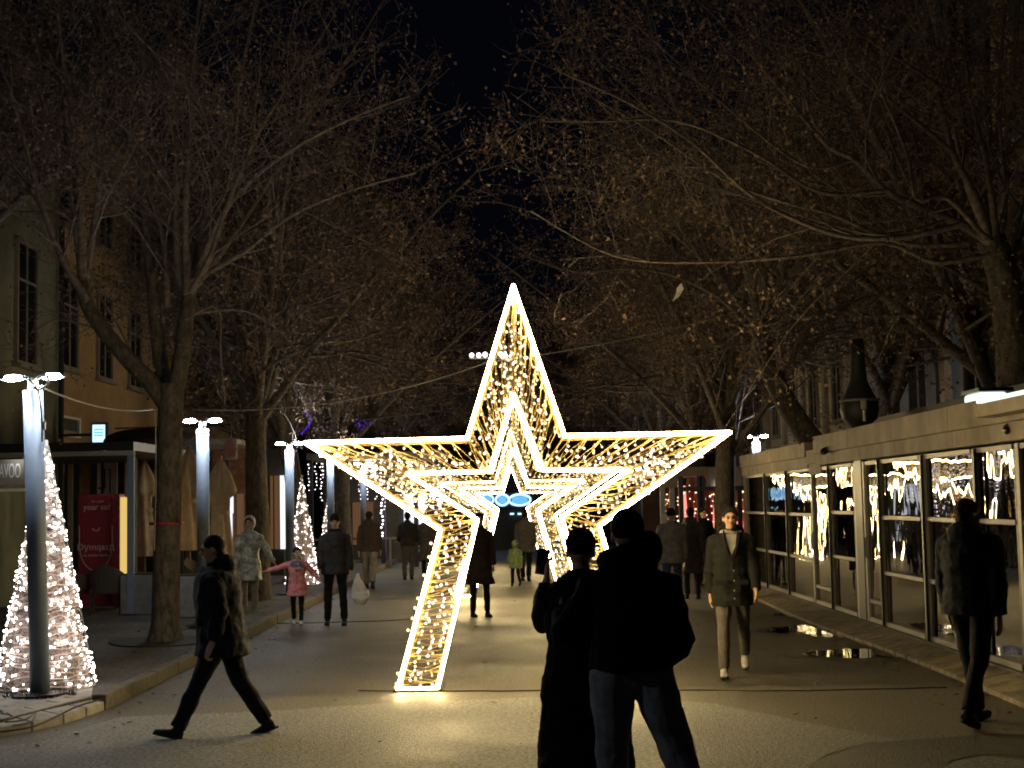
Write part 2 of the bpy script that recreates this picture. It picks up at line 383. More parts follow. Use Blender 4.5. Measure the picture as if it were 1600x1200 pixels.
# ------------------------------------------------------------------ buildings, left
def window(parent, x, y, z, w_, h, facing, frame='trim', glass='dark_glass', mull=1, sill=True, depth=.12):
    """window set in a wall lying on plane X=x; facing = +1 looks to +X, -1 to -X"""
    f = MB(); t = .07; xx = x + facing * .03
    f.span((xx - .05, y - w_ / 2 - t, z - t), (xx + .05, y - w_ / 2, z + h + t)); f.span((xx - .05, y + w_ / 2, z - t), (xx + .05, y + w_ / 2 + t, z + h + t))
    f.span((xx - .048, y - w_ / 2, z + h), (xx + .048, y + w_ / 2, z + h + t)); f.span((xx - .048, y - w_ / 2, z - t), (xx + .048, y + w_ / 2, z))
    for k in range(mull): yy = y - w_ / 2 + w_ * (k + 1) / (mull + 1); f.span((xx - .03, yy - .025, z), (xx + .03, yy + .025, z + h))
    f.span((xx - .028, y - w_ / 2, z + h * .68), (xx + .028, y + w_ / 2, z + h * .68 + .05))
    fo = f.build('window', frame, parent)
    MB().span((xx - .008, y - w_ / 2 + .003, z + .003), (xx + .008, y + w_ / 2 - .003, z + h - .003)).build('pane', glass, fo)
    if sill: MB().span((x, y - w_ / 2 - .15, z - t - .07), (x + facing * .16, y + w_ / 2 + .15, z - t - .003)).build('sill', frame, fo)
    return fo
bl = thing('townhouse', 'ochre plastered townhouse with tall windows behind the left tree', 'building', (-10, 40, 0))
bl.location = (0, 0, 0)
WX = -10.0
m = MB(); m.span((WX - 6, 31.3, 0), (WX, 62, 3.55)); m.span((WX - 6, 31.3, 3.55), (WX - .06, 62, 11.5)); m.build('wall', 'wall_ochre', bl)
MB().span((WX - .059, 31.3, 3.5), (WX + .07, 62, 3.68)).build('cornice', 'trim', bl)
MB().span((WX - 6.2, 31.1, 11.5), (WX + .3, 62.2, 11.9)).build('roof', 'roof', bl)
for k in range(9):
    yy = 33.2 + k * 2.9
    window(bl, WX - .06, yy, 5.15, 1.15, 2.0, 1, mull=1); window(bl, WX - .06, yy, 8.4, 1.15, 1.9, 1, mull=1)
# ground floor shopfront bays
for k, (y0, wd, lit) in enumerate(((32.3, 1.4, 0), (34.4, 1.5, 1), (36.6, 1.6, 0), (39.0, 1.8, 1), (41.6, 1.8, 0), (45, 1.8, 1), (49, 1.8, 1), (53, 2.2, 1))):
    window(bl, WX, y0, .35, wd, 2.35, 1, 'wood' if k % 2 else 'trim', 'window_warm' if lit else 'dark_glass', mull=2, sill=False)
for y0 in (31.9, 33.4, 35.5, 37.8):
    MB().span((WX + .001, y0 - .09, .12), (WX + .10, y0 + .09, 3.2)).build('pilaster', 'trim', bl)
bg2 = thing('townhouse', 'dull green plastered townhouse at the far left edge above the pergola', 'building')
m = MB(); m.span((-16, 20, 0), (-9.55, 30.9, 11.0)); m.build('wall', 'wall_green', bg2)
MB().span((-16.2, 19.8, 11), (-9.3, 31.1, 11.4)).build('roof', 'roof', bg2)
for yy in (28.7, 25.3, 22): window(bg2, -9.55, yy, 4.8, 1.1, 2.3, 1)
MB().tube([(-9.45, 30.75, .12), (-9.45, 30.75, 11)], .06, 8).build('downpipe', 'cable_black', bg2)
# framed picture and lit projecting sign on the ochre wall
def wallbox(name, label, cat, px0, px1, py0, py1, X): pass
fp = thing('picture_frame', 'white framed dark picture on the ochre wall left of the lit sign', 'picture')
a = PX(90, 680, WX + .12); c = PX(128, 680, WX + .12); zt = PX(108, 650, WX + .12).z; zb = PX(108, 682, WX + .12).z
yA, yB = a.y, c.y
m = MB(); X0, X1 = WX + .003, WX + .10
for (u0, u1, v0, v1) in ((yA, yB, zt - .05, zt), (yA, yB, zb, zb + .05), (yA, yA + .12, zb + .05, zt - .05), (yB - .12, yB, zb + .05, zt - .05)): m.span((X0, u0, v0), (X1, u1, v1))
m.build('frame', 'print_white', fp); MB().span((X0, yA + .12, zb + .05), (X1 - .05, yB - .12, zt - .05)).build('print', 'wall_dark', fp)
ls = thing('light_box', 'lit pale blue projecting sign box beside the black awning', 'sign')
q = P(156, 679, 30.5); wv, hv = 19 / 75.4, 30 / 75.4
MB().box((q.x, q.y, q.z), (wv + .09, .14, hv + .09)).build('housing', 'dark_steel', ls, bevel=.02)
MB().box((q.x, q.y - .08, q.z), (wv, .02, hv)).build('face', 'white_sign', ls)
for k in range(3): MB().box((q.x, q.y - .092, q.z + .10 - k * .06), (wv * .75, .004, .03)).build('lettering', 'blue_sign', ls)
MB().box((q.x - .45, q.y, q.z), (.70, .05, .05)).build('bracket', 'dark_steel', ls)

# pergola terrace on the left
pg = thing('pergola', 'flat black steel pergola with slim posts in front of the shopfront', 'pergola')
pt = P(205, 702, 24.9)
m = MB(); m.span((-9.5, 24.85, pt.z - .02), (pt.x + .05, 31.1, pt.z + .13)); m.build('roof', 'black_frame', pg)
MB().span((-9.5, 24.82, pt.z - .10), (pt.x + .05, 24.93, pt.z - .023)).build('beam', 'frame', pg)
for (x, y) in ((pt.x, 24.9), (pt.x, 30.9), (-9.3, 24.9)):
    MB().box((x, y, (pt.z - .023 + SW) / 2), (.11, .11, pt.z - .023 - SW)).build('post', 'steel' if y < 25 else 'dark_steel', pg)
    MB().box((x, y, SW + .012), (.24, .24, .02)).build('base_plate', 'dark_steel', pg)
for k in range(2):
    MB().box((P(24 + k * 140, 710, 25.4).x, 25.4, pt.z - .05), (.14, .08, .03)).build('downlight', 'led_ring', pg)
# sign with letters inside the pergola
sg = thing('shop_sign', 'cream hanging shop sign with condensed dark lettering under the pergola', 'sign')
q = P(8, 738, 25.6)
MB().box((q.x, q.y, q.z), (.68, .05, .44)).build('board', 'trim', sg, bevel=.01)
text('lettering', 'BRAVOO', .36, 'print_white', sg, (q.x + .02, q.y - .035, q.z + .01), (PI / 2, 0, 0), sx=.36)
MB().box((q.x, q.y - .01, q.z - .31), (.70, .08, .05)).build('rail', 'print_white', sg)
for dx in (-.3, .3): MB().tube([(q.x + dx, q.y, q.z + .2), (q.x + dx, q.y, pt.z)], .012, 6).build('hanger', 'dark_steel', sg)
# shop front behind the terrace (facing camera)
sf = thing('shopfront', 'timber and cream shopfront with tall narrow doors under the pergola', 'shopfront')
m = MB(); m.span((-9.5, 31.15, SW), (-7.0, 31.28, 3.3)); m.build('wall', 'wall_dark', sf)
xs = [(-9.35, .10, 'trim'), (-9.05, .22, 'wood'), (-8.75, .07, 'print_pale'), (-8.5, .28, 'trim'), (-8.15, .12, 'print_pale'), (-7.9, .3, 'wood'), (-7.55, .1, 'trim'), (-7.3, .26, 'wood')]
for x, wd, mt in xs: MB().box((x, 31.1, 1.55), (wd, .06 + .04 * (mt == 'trim'), 2.75)).build('door_panel', mt, sf, bevel=.008)
for x in (-8.6, -7.7):
    MB().tube([(x - .14, 31.02, 2.35), (x, 31.0, 2.35), (x, 31.0, 2.75), (x + .12, 31.0, 2.75), (x + .12, 31.0, 2.2)], .025, 6).build('wall_lantern', 'black_frame', sf)
# drinks cooler
dc = thing('drinks_cooler', 'tall drinks cooler with dark red printed side and glowing yellow glass door', 'fridge', (0, 0, 0))
q = P(150, 772, 26.0); xL = P(122, 800, 26.0).x; xR = P(178, 800, 26.0).x; zt = q.z
MB().span((xL, 26.0, SW + .08), (xR, 26.75, zt)).build('body', 'red_print', dc, bevel=.015)
MB().span((xR + .003, 26.04, SW + .14), (xR + .05, 26.72, zt - .06)).build('door', 'ochre_door', dc)
MB().span((xR + .003, 26.0, SW + .05), (xR + .10, 26.035, zt)).build('door_frame', 'red_print', dc)
xm = (xL + xR) / 2
text('lettering', 'за един', .062, 'print_pale', dc, (xm + .03, 25.99, zt - .13), (PI / 2, 0, 0))
text('lettering', 'year so!', .15, 'print_pale', dc, (xm + .02, 25.99, zt - .23), (PI / 2, 0, 0))
text('lettering', 'Dуmqazд', .165, 'print_pale', dc, (xm, 25.99, zt - .93), (PI / 2, 0, 0))
text('lettering', 'na svoite mesta', .07, 'print_pale', dc, (xm, 25.99, zt - 1.07), (PI / 2, 0, 0))
oval = [(xm + .29 * math.cos(a), 25.99, zt - .87 + .47 * math.sin(a)) for a in [2 * PI * k / 36 for k in range(-2, 21)][0:0] + [PI + PI * k / 20 for k in range(21)]]
MB().tube([(xm - .29, 25.99, zt - .55)] + oval + [(xm + .29, 25.99, zt - .55)], .008, 5, flat=.5).build('emblem', 'print_pale', dc)
MB().tube([(xm - .06, 25.99, zt - .60), (xm - .03, 25.99, zt - .64), (xm + .04, 25.99, zt - .64), (xm + .07, 25.99, zt - .59)], .012, 5).build('emblem', 'print_pale', dc)
# wicker chairs
def chair(x, y, rz, label):
    t = thing('terrace_chair', label, 'chair', (x, y, SW), rz, 'dark chairs on the pergola terrace')
    MB().box((0, 0, .40), (.52, .5, .09)).build('seat', 'wicker', t, bevel=.02)
    m = MB(); pr = []
    for k in range(13):
        a = PI * (k / 12); hh = .86 - .22 * abs(k - 6) / 6
        pr.append((-.29 * math.cos(a), .05 + .26 * math.sin(a), hh))
    vs_ = []; fs = []
    for (px, py, h) in pr: vs_ += [(px, py, .36), (px * 1.12, py * 1.12, h), (px * 1.12 + .0, py * 1.22, h), (px, py * 1.1, .36)]
    for k in range(12):
        for j in range(4): fs.append((k * 4 + j, k * 4 + (j + 1) % 4, k * 4 + 4 + (j + 1) % 4, k * 4 + 4 + j))
    fs += [(0, 1, 2, 3), (51, 50, 49, 48)]
    m.add(vs_, fs); m.build('backrest', 'wicker', t)
    for sx in (-1, 1):
        for sy in (-1, 1): MB().tube([(sx * .22, sy * .2, .38), (sx * .25, sy * .23, 0)], .02, 6).build('leg', 'wicker', t)
chair(-6.95, 25.15, PI + .2, 'dark wicker chair in front of the red drinks cooler')
chair(-7.55, 25.3, PI - .4, 'dark wicker chair half hidden by the big light cone')
chair(-5.75, 27.3, 1.2, 'dark wicker chair between the pergola post and the tree')
# planter boxes near the trunk
pb = thing('planter_box', 'grey rectangular planter box on the pavement right of the big tree', 'planter')
q = G(292, 965, SW)
MB().box((q.x, q.y + .2, SW + .33), (.62, .5, .66)).build('box', 'stone_grey', pb, bevel=.02)
MB().box((q.x, q.y + .2, SW + .67), (.52, .4, .03)).build('soil', 'joint', pb)
pb2 = dup(pb, (-1.0, .9, 0), 0, 'grey planter box half behind the trunk of the big left tree')
# dome awning
aw = thing('awning', 'black domed awning with pale script lettering beside the lit sign', 'awning')
q = P(205, 665, 28.5); cx, cyy, cz = q.x + .1, 29.8, q.z - .30
m = MB(); n = 14; vs_ = []; fs = []
rx, ry, rz_ = .95, 1.5, .30
rings = 6
for j in range(rings + 1):
    th = PI / 2 * j / rings
    for k in range(n + 1):
        ph = PI * k / n; vs_.append((cx - rx * math.cos(ph) * math.cos(th) ** .7, cyy - ry * math.sin(ph) * math.cos(th) ** .7 * .9, cz + rz_ * math.sin(th) + .0))
for j in range(rings):
    for k in range(n): a = j * (n + 1) + k; fs.append((a, a + 1, a + n + 2, a + n + 1))
m.add(vs_, fs); o = m.build('canopy', 'canvas_black', aw, smooth=True); so = o.modifiers.new('s', 'SOLIDIFY'); so.thickness = .02
m = MB(); vs_ = []; fs = []
for k in range(n + 1):
    ph = PI * k / n; x = cx - rx * math.cos(ph); y = cyy - ry * .9 * math.sin(ph); vs_ += [(x, y, cz), (x * 1 + .0, y - .01, cz - .26)]
for k in range(n): fs.append((2 * k, 2 * k + 2, 2 * k + 3, 2 * k + 1))
m.add(vs_, fs); o = m.build('valance', 'canvas_black', aw); so = o.modifiers.new('s', 'SOLIDIFY'); so.thickness = .015
rr = random.Random(4)
for k0, k1 in ((3.5, 5.4), (6.2, 8.0), (8.8, 10.6)):
    pts = []
    for i in range(40):
        u = i / 39; ph = PI * (k0 + (k1 - k0) * u) / n
        pts.append((cx - (rx + .03) * math.cos(ph + .02 * math.sin(u * 30)), cyy - (ry * .9 + .03) * math.sin(ph), cz - .10 + .045 * math.sin(u * 38) + (.04 if 12 < i < 20 else 0)))
    MB().tube(pts, .013, 5).build('script_lettering', 'print_white', aw)
MB().tube([(cx, cyy - ry * .9, cz - .25), (cx, cyy - ry * .9, SW)], .03, 6).build('pole', 'dark_steel', aw)
# folded parasols
def parasol(x, y, h, label, rz=0):
    t = thing('folded_parasol', label, 'parasol', (x, y, SW), rz, 'folded beige parasols behind the second lamp')
    m = MB(); prof = [(.02, h), (.07, h - .10), (.17, h - .32), (.25, h - .58), (.23, h - .66), (.15, h - .72), (.14, h - 1.0), (.17, h - 1.4), (.20, h - 1.75), (.17, h - 1.9)]
    n = 20; vs_ = []; fs = []
    for r, z in prof:
        for k in range(n): a = 2 * PI * k / n; q = r * (1 + .28 * math.sin(a * 5 + z * 1.5) + .1 * math.sin(a * 2 + z * 3 + x)); vs_.append((q * math.cos(a), q * math.sin(a), z))
    for j in range(len(prof) - 1):
        for k in range(n): fs.append((j * n + k, (j + 1) * n + k, (j + 1) * n + (k + 1) % n, j * n + (k + 1) % n))
    fs.append(tuple(range(n)))
    m.add(vs_, fs); m.build('canopy', 'canvas_beige', t, smooth=True)
    MB().tube([(0, 0, 0), (0, 0, h + .05)], .025, 8).build('pole', 'wood', t)
    MB().lathe([(.26, 0), (.26, .05), (.05, .08)], n=16).build('base', 'stone_grey', t)
    MB().lathe([(.165, h - 1.02), (.165, h - .95)], n=16).build('strap', 'canvas_beige', t)
q = P(345, 716, 26.5); parasol(q.x, 26.5, q.z - SW, 'folded beige parasol just right of the second lamp pole')
q = P(296, 700, 27.5); parasol(q.x, 27.5, q.z - SW, 'folded beige parasol between the big trunk and the second lamp')
q = P(226, 720, 29.5); parasol(q.x, 29.5, q.z - SW, 'folded beige parasol left of the big trunk under the awning')
# awning/terrace roof behind parasols
tr = thing('terrace_roof', 'low terrace roof with pale edge behind the folded parasols', 'canopy')
q0 = P(278, 690, 30.5); q1 = P(330, 690, 30.5)
MB().span((q0.x, 30.5, q0.z - .06), (q1.x + .5, 34, q0.z + .04)).build('roof', 'trim', tr)
for x in (q0.x + .1, q1.x + .3): MB().tube([(x, 30.7, SW), (x, 30.7, q0.z - .063)], .04, 6).build('post', 'dark_steel', tr)
MB().span((q0.x + .05, 33.7, SW), (q1.x + .4, 33.75, q0.z - .07)).build('rear_wall', 'wood', tr)
for k, (u, wd, mt) in enumerate(((.2, .14, 'window_warm'), (.48, .07, 'window_white'), (.7, .16, 'window_warm'), (.95, .05, 'window_white'))):
    MB().box((q0.x + u, 33.66, 1.55), (wd, .03, 1.3 + .2 * (k % 2))).build('lit_pane', mt, tr)
# small sign with red stripes between trees
ss = thing('hanging_sign', 'small pale framed sign with red stripes beside the second lamp', 'sign')
q = P(361, 702, 30); MB().box(q, (.24, .06, .42)).build('board', 'trim', ss)
for k in range(3): MB().box((q.x - .06 + .06 * k, q.y - .033, q.z), (.03, .006, .32)).build('stripe', 'pinkcloth', ss)
MB().tube([(q.x, q.y, q.z + .2), (q.x, q.y, q.z + .5), (q.x - 2.5, q.y + .5, q.z + .5)], .015, 5).build('bracket', 'dark_steel', ss)

# ------------------------------------------------------------------ far left bars with icicle lights
fb = thing('bar_terrace', 'dark bar terrace hung with strings of icicle lights at the far left of the street', 'bar')
z1 = 3.3
for x in (-6.2, -5.1, -4.0, -3.0, -2.3): MB().box((x, 45, z1 / 2), (.14, .14, z1)).build('post', 'black_frame', fb)
MB().span((-6.3, 44.8, z1 + .003), (-2.2, 49, z1 + .2)).build('roof', 'trim', fb)
MB().span((-6.3, 48.8, 0), (-2.2, 49, z1)).build('wall', 'wall_dark', fb)
for x_ in (-5.6, -5.2, -4.8): MB().box((x_, 48.72, 1.3), (.28, .04, 1.4)).build('lit_window', 'window_warm', fb)
for x_ in (-5.8, -4.4, -3.4, -2.7):
    MB().box((x_, 46.2, .74), (.7, .7, .04)).build('table_top', 'wood', fb); MB().tube([(x_, 46.2, 0), (x_, 46.2, .72)], .04, 6).build('table_leg', 'black_frame', fb)
MB().box((-3.3, 48.72, 1.3), (.7, .04, 1.9)).build('lit_window', 'window_white', fb)
m = MB()
for k in range(26):
    x = -6.2 + k * .155 + R.uniform(-.05, .05); n = R.choice([3, 5, 8, 11, 14]) if k not in (14, 20) else 22
    for j in range(n): m.octa((x + R.uniform(-.03, .03), 44.7, z1 - .1 - j * .11 - R.uniform(0, .06)), R.uniform(.010, .022) if n < 20 else .032)
stuff(m.build('icicle_bulbs', 'bulb_white', fb))
m = MB().span((-6.2, 44.6, .85), (-2.4, 44.65, .92)); [m.span((x, 44.6, 0), (x + .06, 44.65, .85)) for x in (-6.2, -5, -3.8, -2.5)]; m.build('railing', 'frame', fb)
# lit windows glimpsed between trunks
gl = thing('cafe_building', 'cafe building with narrow cold white windows glimpsed between far left trunks', 'cafe')
MB().span((-9.0, 38.4, SW), (-6.0, 38.6, 3.4)).build('wall', 'wall_dark', gl)
for px in (404, 412, 441, 447, 424, 432): 
    q = P(px, 800, 38.3); MB().box((q.x, 38.36, 1.75), (.07 + .05 * (px % 3 == 0), .04, 1.9)).build('window', 'window_white' if px % 2 else 'window_warm', gl)
q = P(362, 785, 30.0); tl = tag(MB().tube([(q.x, 30.0, q.z - .22), (q.x, 30.0, q.z + .12)], .035, 8).build('tube_lamp', 'window_white'), 'short cold white tube lamp behind the silver jacket person', 'lamp')
# centre: distant booth with blue discs
bo = thing('booth', 'distant dark booth with three blue round lit emblems seen through the stars', 'booth')
D = 60.0
MB().span((-2.2, D, 0), (2.0, D + 3, 2.75)).build('wall', 'wall_dark', bo)
MB().span((-2.4, D - .4, 2.753), (2.2, D + 3.2, 2.95)).build('roof', 'roof', bo)
q0 = P(748, 771, D); q1 = P(834, 792, D)
MB().span((q0.x, D - .25, q1.z), (q1.x, D - .18, q0.z)).build('sign_board', 'jeans', bo)
for px, wd in ((761, 1.0), (785, 1.0), (812, 1.9)):
    q = P(px, 781, D); rx = .26 * (1 if wd < 1.5 else 1.0)
    ringp = [(q.x + (rx * wd ** .8) * math.cos(a), D - .30, q.z + .22 * math.sin(a)) for a in [2 * PI * k / 20 for k in range(21)]]
    MB().tube(ringp, .045, 6).build('neon_ring', 'white_sign', bo)
    m = MB(); m.tube([(q.x - .12, D - .31, q.z - .04), (q.x - .02, D - .31, q.z + .08), (q.x + .04, D - .31, q.z - .08), (q.x + .13, D - .31, q.z + .05)], .035, 5); m.build('emblem', 'blue_sign', bo)
    m = MB().box((q.x, D - .27, q.z), (.34 * wd, .02, .3)); m.build('disc', 'blue_sign', bo)
for px in (776, 800, 812): q = P(px, 803, D - .5); MB().box((q.x, D - .1, q.z), (.16, .05, .07)).build('spotlight', 'white_sign', bo)
# dark block closing the street
eb = thing('far_building', 'dark building closing the far end of the street', 'building')
MB().span((-34, 100, 0), (34, 108, 9)).build('wall', 'wall_dark', eb); MB().span((-34.3, 99.7, 9), (34.3, 108.3, 9.5)).build('roof', 'roof', eb)
for k in range(14): 
    MB().box((-19 + k * 3, 99.97, 5.2), (1.2, .06, 1.8)).build('window', 'dark_glass', eb)

# ------------------------------------------------------------------ buildings, right
br = thing('apartment_building', 'cream plastered building with grey shuttered windows behind the glass kiosk', 'building')
BX = 9.5
MB().span((BX, 10, 0), (BX + 8, 37.2, 13)).build('wall', 'wall_cream', br); MB().span((BX - .4, 9.8, 13), (BX + 8, 37.4, 13.4)).build('roof', 'roof', br)
for yy in (29.9, 34.2, 25.4, 21.4, 17.4):
    for zz in (3.75, 7.3, 10.4):
        f = window(br, BX, yy, zz, 1.5, 2.2, -1, 'frame', mull=1)
        for sy in (-1, 1): MB().box((BX - .05, yy + sy * 1.17, zz + 1.1), (.06, .72, 2.3)).build('shutter', 'steel', br)
MB().span((BX - .12, 10, 3.3), (BX - .003, 37.2, 3.46)).build('cornice', 'trim', br)
br2 = thing('apartment_building', 'pale cream building with narrow pilasters behind the chimney hood', 'building')
MB().span((BX - .5, 38.0, 0), (BX + 8, 66, 11)).build('wall', 'wall_cream', br2); MB().span((BX - .9, 37.8, 11), (BX + 8, 66.2, 11.4)).build('roof', 'roof', br2)
for k in range(8):
    MB().span((BX - .62, 38.6 + k * 3.2, 0), (BX - .503, 39.0 + k * 3.2, 10.8)).build('pilaster', 'trim', br2)
    if k < 7: window(br2, BX - .5, 40.5 + k * 3.2, 4.0, 1.1, 2.3, -1); window(br2, BX - .5, 40.5 + k * 3.2, 7.4, 1.1, 2.0, -1)

# ------------------------------------------------------------------ glass kiosk
ks = thing('glass_kiosk', 'long low kiosk with cream fascia and full height glass panels on the right', 'kiosk')
FZ0, FZ1 = 2.40, 2.78
ZS = .14
yN, yF = 11.2, 31.2
def sx(c): return 11270 / ((1000 + c / 2.068) - 800)
secs = [(sx(335), sx(545), .0, .0), (sx(560), sx(1330), 0, 0)]
KB = 8.6
# sill, floor, rear wall, roof
MB().span((GX - .10, yN, .0), (GX + .12, yF, ZS)).build('sill', 'stone_grey', ks)
MB().span((GX + .12, yN, .0), (KB, yF, .10)).build('floor', 'wood', ks)
MB().span((KB, yN, 0), (KB + .15, yF, 2.4)).build('rear_wall', 'wall_dark', ks)
MB().span((GX + .08, yF - .1, .10), (KB - .003, yF, 2.4)).build('end_wall', 'wall_dark', ks)
def fasc(y0, y1, z0, z1, dx):
    n = max(1, round((y1 - y0) / 2.4)); st = (y1 - y0) / n
    for k in range(n):
        MB().span((GX - .11 - dx, y0 + k * st + .006, z0 + .12), (GX + .06, y0 + (k + 1) * st - .006, z1)).build('fascia_panel', 'fascia', ks, bevel=.006)
        MB().span((GX - .07 - dx, y0 + k * st + .006, z0 - .06), (GX + .03, y0 + (k + 1) * st - .006, z0 + .117)).build('fascia_panel', 'fascia', ks)
fasc(24.25, 31.25, FZ0, FZ1 - .02, 0)
fasc(yN, 23.3, FZ0 + .02, FZ1 + .03, .05)
fasc(23.31, 24.24, FZ0 - .12, FZ1 - .16, -.02)
MB().span((GX + .063, yN, FZ1 - .1), (KB + .3, 23.3, FZ1 + .02)).build('roof', 'roof', ks)
MB().span((GX + .063, 23.31, FZ1 - .15), (KB + .3, yF + .1, FZ1 - .04)).build('roof', 'roof', ks)
MB().span((GX + .45, yN, FZ1 + .023), (GX + .65, 23.3, FZ1 + .22)).build('gutter', 'cable_black', ks)
MB().span((GX + .45, 23.32, FZ1 - .037), (GX + .65, yF, FZ1 + .12)).build('gutter', 'cable_black', ks)
posts = [335, 400, 470, 552, 608, 692, 722, 770, 912, 1085, 1225, 1420]
yp = [sx(c) for c in posts] + [yN]
gt = {3: 2.2}
for i in range(len(yp)):
    wd = .09
    if i in (8,): wd = .16
    MB().span((GX - .045, yp[i] - wd / 2, ZS), (GX + .045, yp[i] + wd / 2, FZ0 - .063)).build('post', 'frame', ks, bevel=.005)
for i in (1, 2, 4, 7, 8, 9):
    MB().span((GX - .075, yp[i] - .085, ZS + .002), (GX - .047, yp[i] - .05, FZ0 - .07)).build('fin', 'black_frame', ks)
MB().span((GX - .055, sx(718), ZS), (GX + .05, sx(694) - .05, FZ1 + .0)).build('drain_post', 'black_frame', ks)
for i in range(len(yp) - 1):
    y1, y0 = yp[i] - .046, yp[i + 1] + .046
    if i == 5: continue
    if i == 7: y1 -= .035
    if i == 8: y1 -= .035
    if i in (1, 2, 4, 7, 8, 9, 10): MB().span((GX - .02, y0, ZS), (GX + .09, y0 + .13, FZ0 - .066)).build('mullion', 'black_frame', ks); y0 += .133
    door = i in (3, 6)
    rails = [1.57, .84] if not door else [.42]
    if i in (9, 10, 11): rails = [1.57]
    if i in (4,): rails = [1.62, .95]
    top = FZ0 - .066
    def rl(a, c): MB().span(a, c).build('rail', 'frame', ks)
    for zr in rails: rl((GX - .03, y0, zr - .023), (GX + .03, y1, zr + .023))
    rl((GX - .032, y0, ZS), (GX + .032, y1, ZS + .06)); rl((GX - .032, y0, top - .05), (GX + .032, y1, top))
    zz = [ZS + .06] + [zr for zr in sorted(rails)] + [top - .05]
    for j in range(len(zz) - 1):
        a0 = zz[j] + (.032 if j else 0); a1 = zz[j + 1] - (.032 if j < len(zz) - 2 else 0)
        m = MB().box((0, 0, 0), (.012, y1 - y0 - .004, a1 - a0 - .004)); o = m.build('pane', 'glass', ks)
        o.location = (GX, (y0 + y1) / 2, (a0 + a1) / 2); o.rotation_euler = (0, R.uniform(-.004, .004), R.uniform(-.004, .004))
    if door: MB().tube([(GX - .03, y1 - .1, 1.0), (GX - .08, y1 - .1, 1.02), (GX - .08, y1 - .1, 1.28), (GX - .03, y1 - .1, 1.3)], .012, 6).build('door_handle', 'steel', ks)
# furniture inside
for k in range(5):
    tb = thing('cafe_table', ('first', 'second', 'third', 'fourth', 'fifth')[k] + ' dark round table inside the glass kiosk, counted from the picture edge', 'table', (6.3 + (k % 2) * .9, 12.8 + k * 3.4, .10), 0, 'tables inside the kiosk')
    MB().lathe([(.35, .70), (.36, .73), (.35, .74)], n=20).build('table_top', 'wood', tb); MB().tube([(0, 0, .02), (0, 0, .70)], .03, 8).build('leg', 'dark_steel', tb); MB().lathe([(.22, 0), (.2, .02)], n=16).build('base', 'dark_steel', tb)
q = PX(1528, 700, GX + .25); q2 = PX(1562, 700, GX + .25)
pl = thing('purple_reflection', 'added violet glow standing for a reflection in the top pane at the right of the kiosk', 'lamp')
MB().tube([(GX + .10, 15.12, 2.17), (GX + .10, 14.60, 2.17)], .022, 8).build('tube', 'violet', pl); MB().span((GX + .08, 14.55, 2.193), (GX + .12, 15.15, 2.21)).build('reflection_backing', 'black_frame', pl)  # added glowing tube and backing imitate a purple reflection in the glass
# chimney hood on the roof
ch = thing('chimney_hood', 'black bell shaped chimney hood rising from the kiosk roof', 'chimney')
q = P(1343, 640, 20.5); cx = q.x
z0 = FZ1 + .02
MB().lathe([(.10, z0), (.24, P(1343, 655, 20.5).z), (.27, P(1343, 640, 20.5).z), (.25, P(1343, 625, 20.5).z), (.16, P(1343, 606, 20.5).z), (.12, P(1343, 595, 20.5).z), (.10, P(1343, 560, 20.5).z), (.09, P(1343, 530, 20.5).z)], (cx, 20.5, 0), 20).build('hood', 'cable_black', ch, smooth=True)
MB().lathe([(.275, 0), (.28, .03), (.27, .035)], (cx, 20.5, P(1343, 628, 20.5).z), 24).build('rim', 'stone_grey', ch, smooth=True)
MB().tube([(cx - .02, 20.15, P(1343, 642, 20.5).z), (cx - .02, 20.15, P(1343, 628, 20.5).z)], .045, 10).build('lamp', 'trim', ch)
MB().tube([(cx - .02, 20.15, P(1343, 660, 20.5).z), (cx - .02, 20.15, P(1343, 643, 20.5).z)], .025, 8).build('stem', 'frame', ch)
def cctv(px, py, Y, label):
    q = P(px, py, Y); t = thing('security_camera', label, 'camera', q, .5, 'black security cameras under the kiosk fascia')
    MB().tube([(.12, 0, .08), (.03, 0, .02), (-.1, -.05, -.02)], [.03, .05, .055], 10).build('body', 'cable_black', t, smooth=True)
    MB().ball((-.12, -.06, -.03), .04).build('lens', 'dark_glass', t, smooth=True); MB().box((.12, .0, .1), (.05, .08, .12)).build('bracket', 'cable_black', t)
cctv(1291, 704, 22.3, 'black security camera beside the dark drain post of the kiosk'); cctv(1580, 668, 14.3, 'black security camera near the right edge of the picture')
fl = thing('awning_lamp', 'pale green lit box lamp on the kiosk roof at the right edge', 'lamp')
q = P(1540, 628, 15.3); MB().box(q, (.30, .5, .17)).build('diffuser', 'pale_green', fl, bevel=.03); MB().box(q + Vector((.02, 0, .11)), (.36, .6, .04)).build('hood', 'black_frame', fl)
fl = thing('flat_canopy', 'cream canopy edge with a bright lit top at the right edge of the kiosk', 'canopy')
q = P(1590, 634, 13.6); MB().box(q + Vector((.35, 0, 0)), (1.0, 1.6, .13)).build('canopy_edge', 'fascia', fl, bevel=.01); MB().box(q + Vector((.33, 0, .09)), (.95, 1.5, .03)).build('light_strip', 'pale_green', fl)

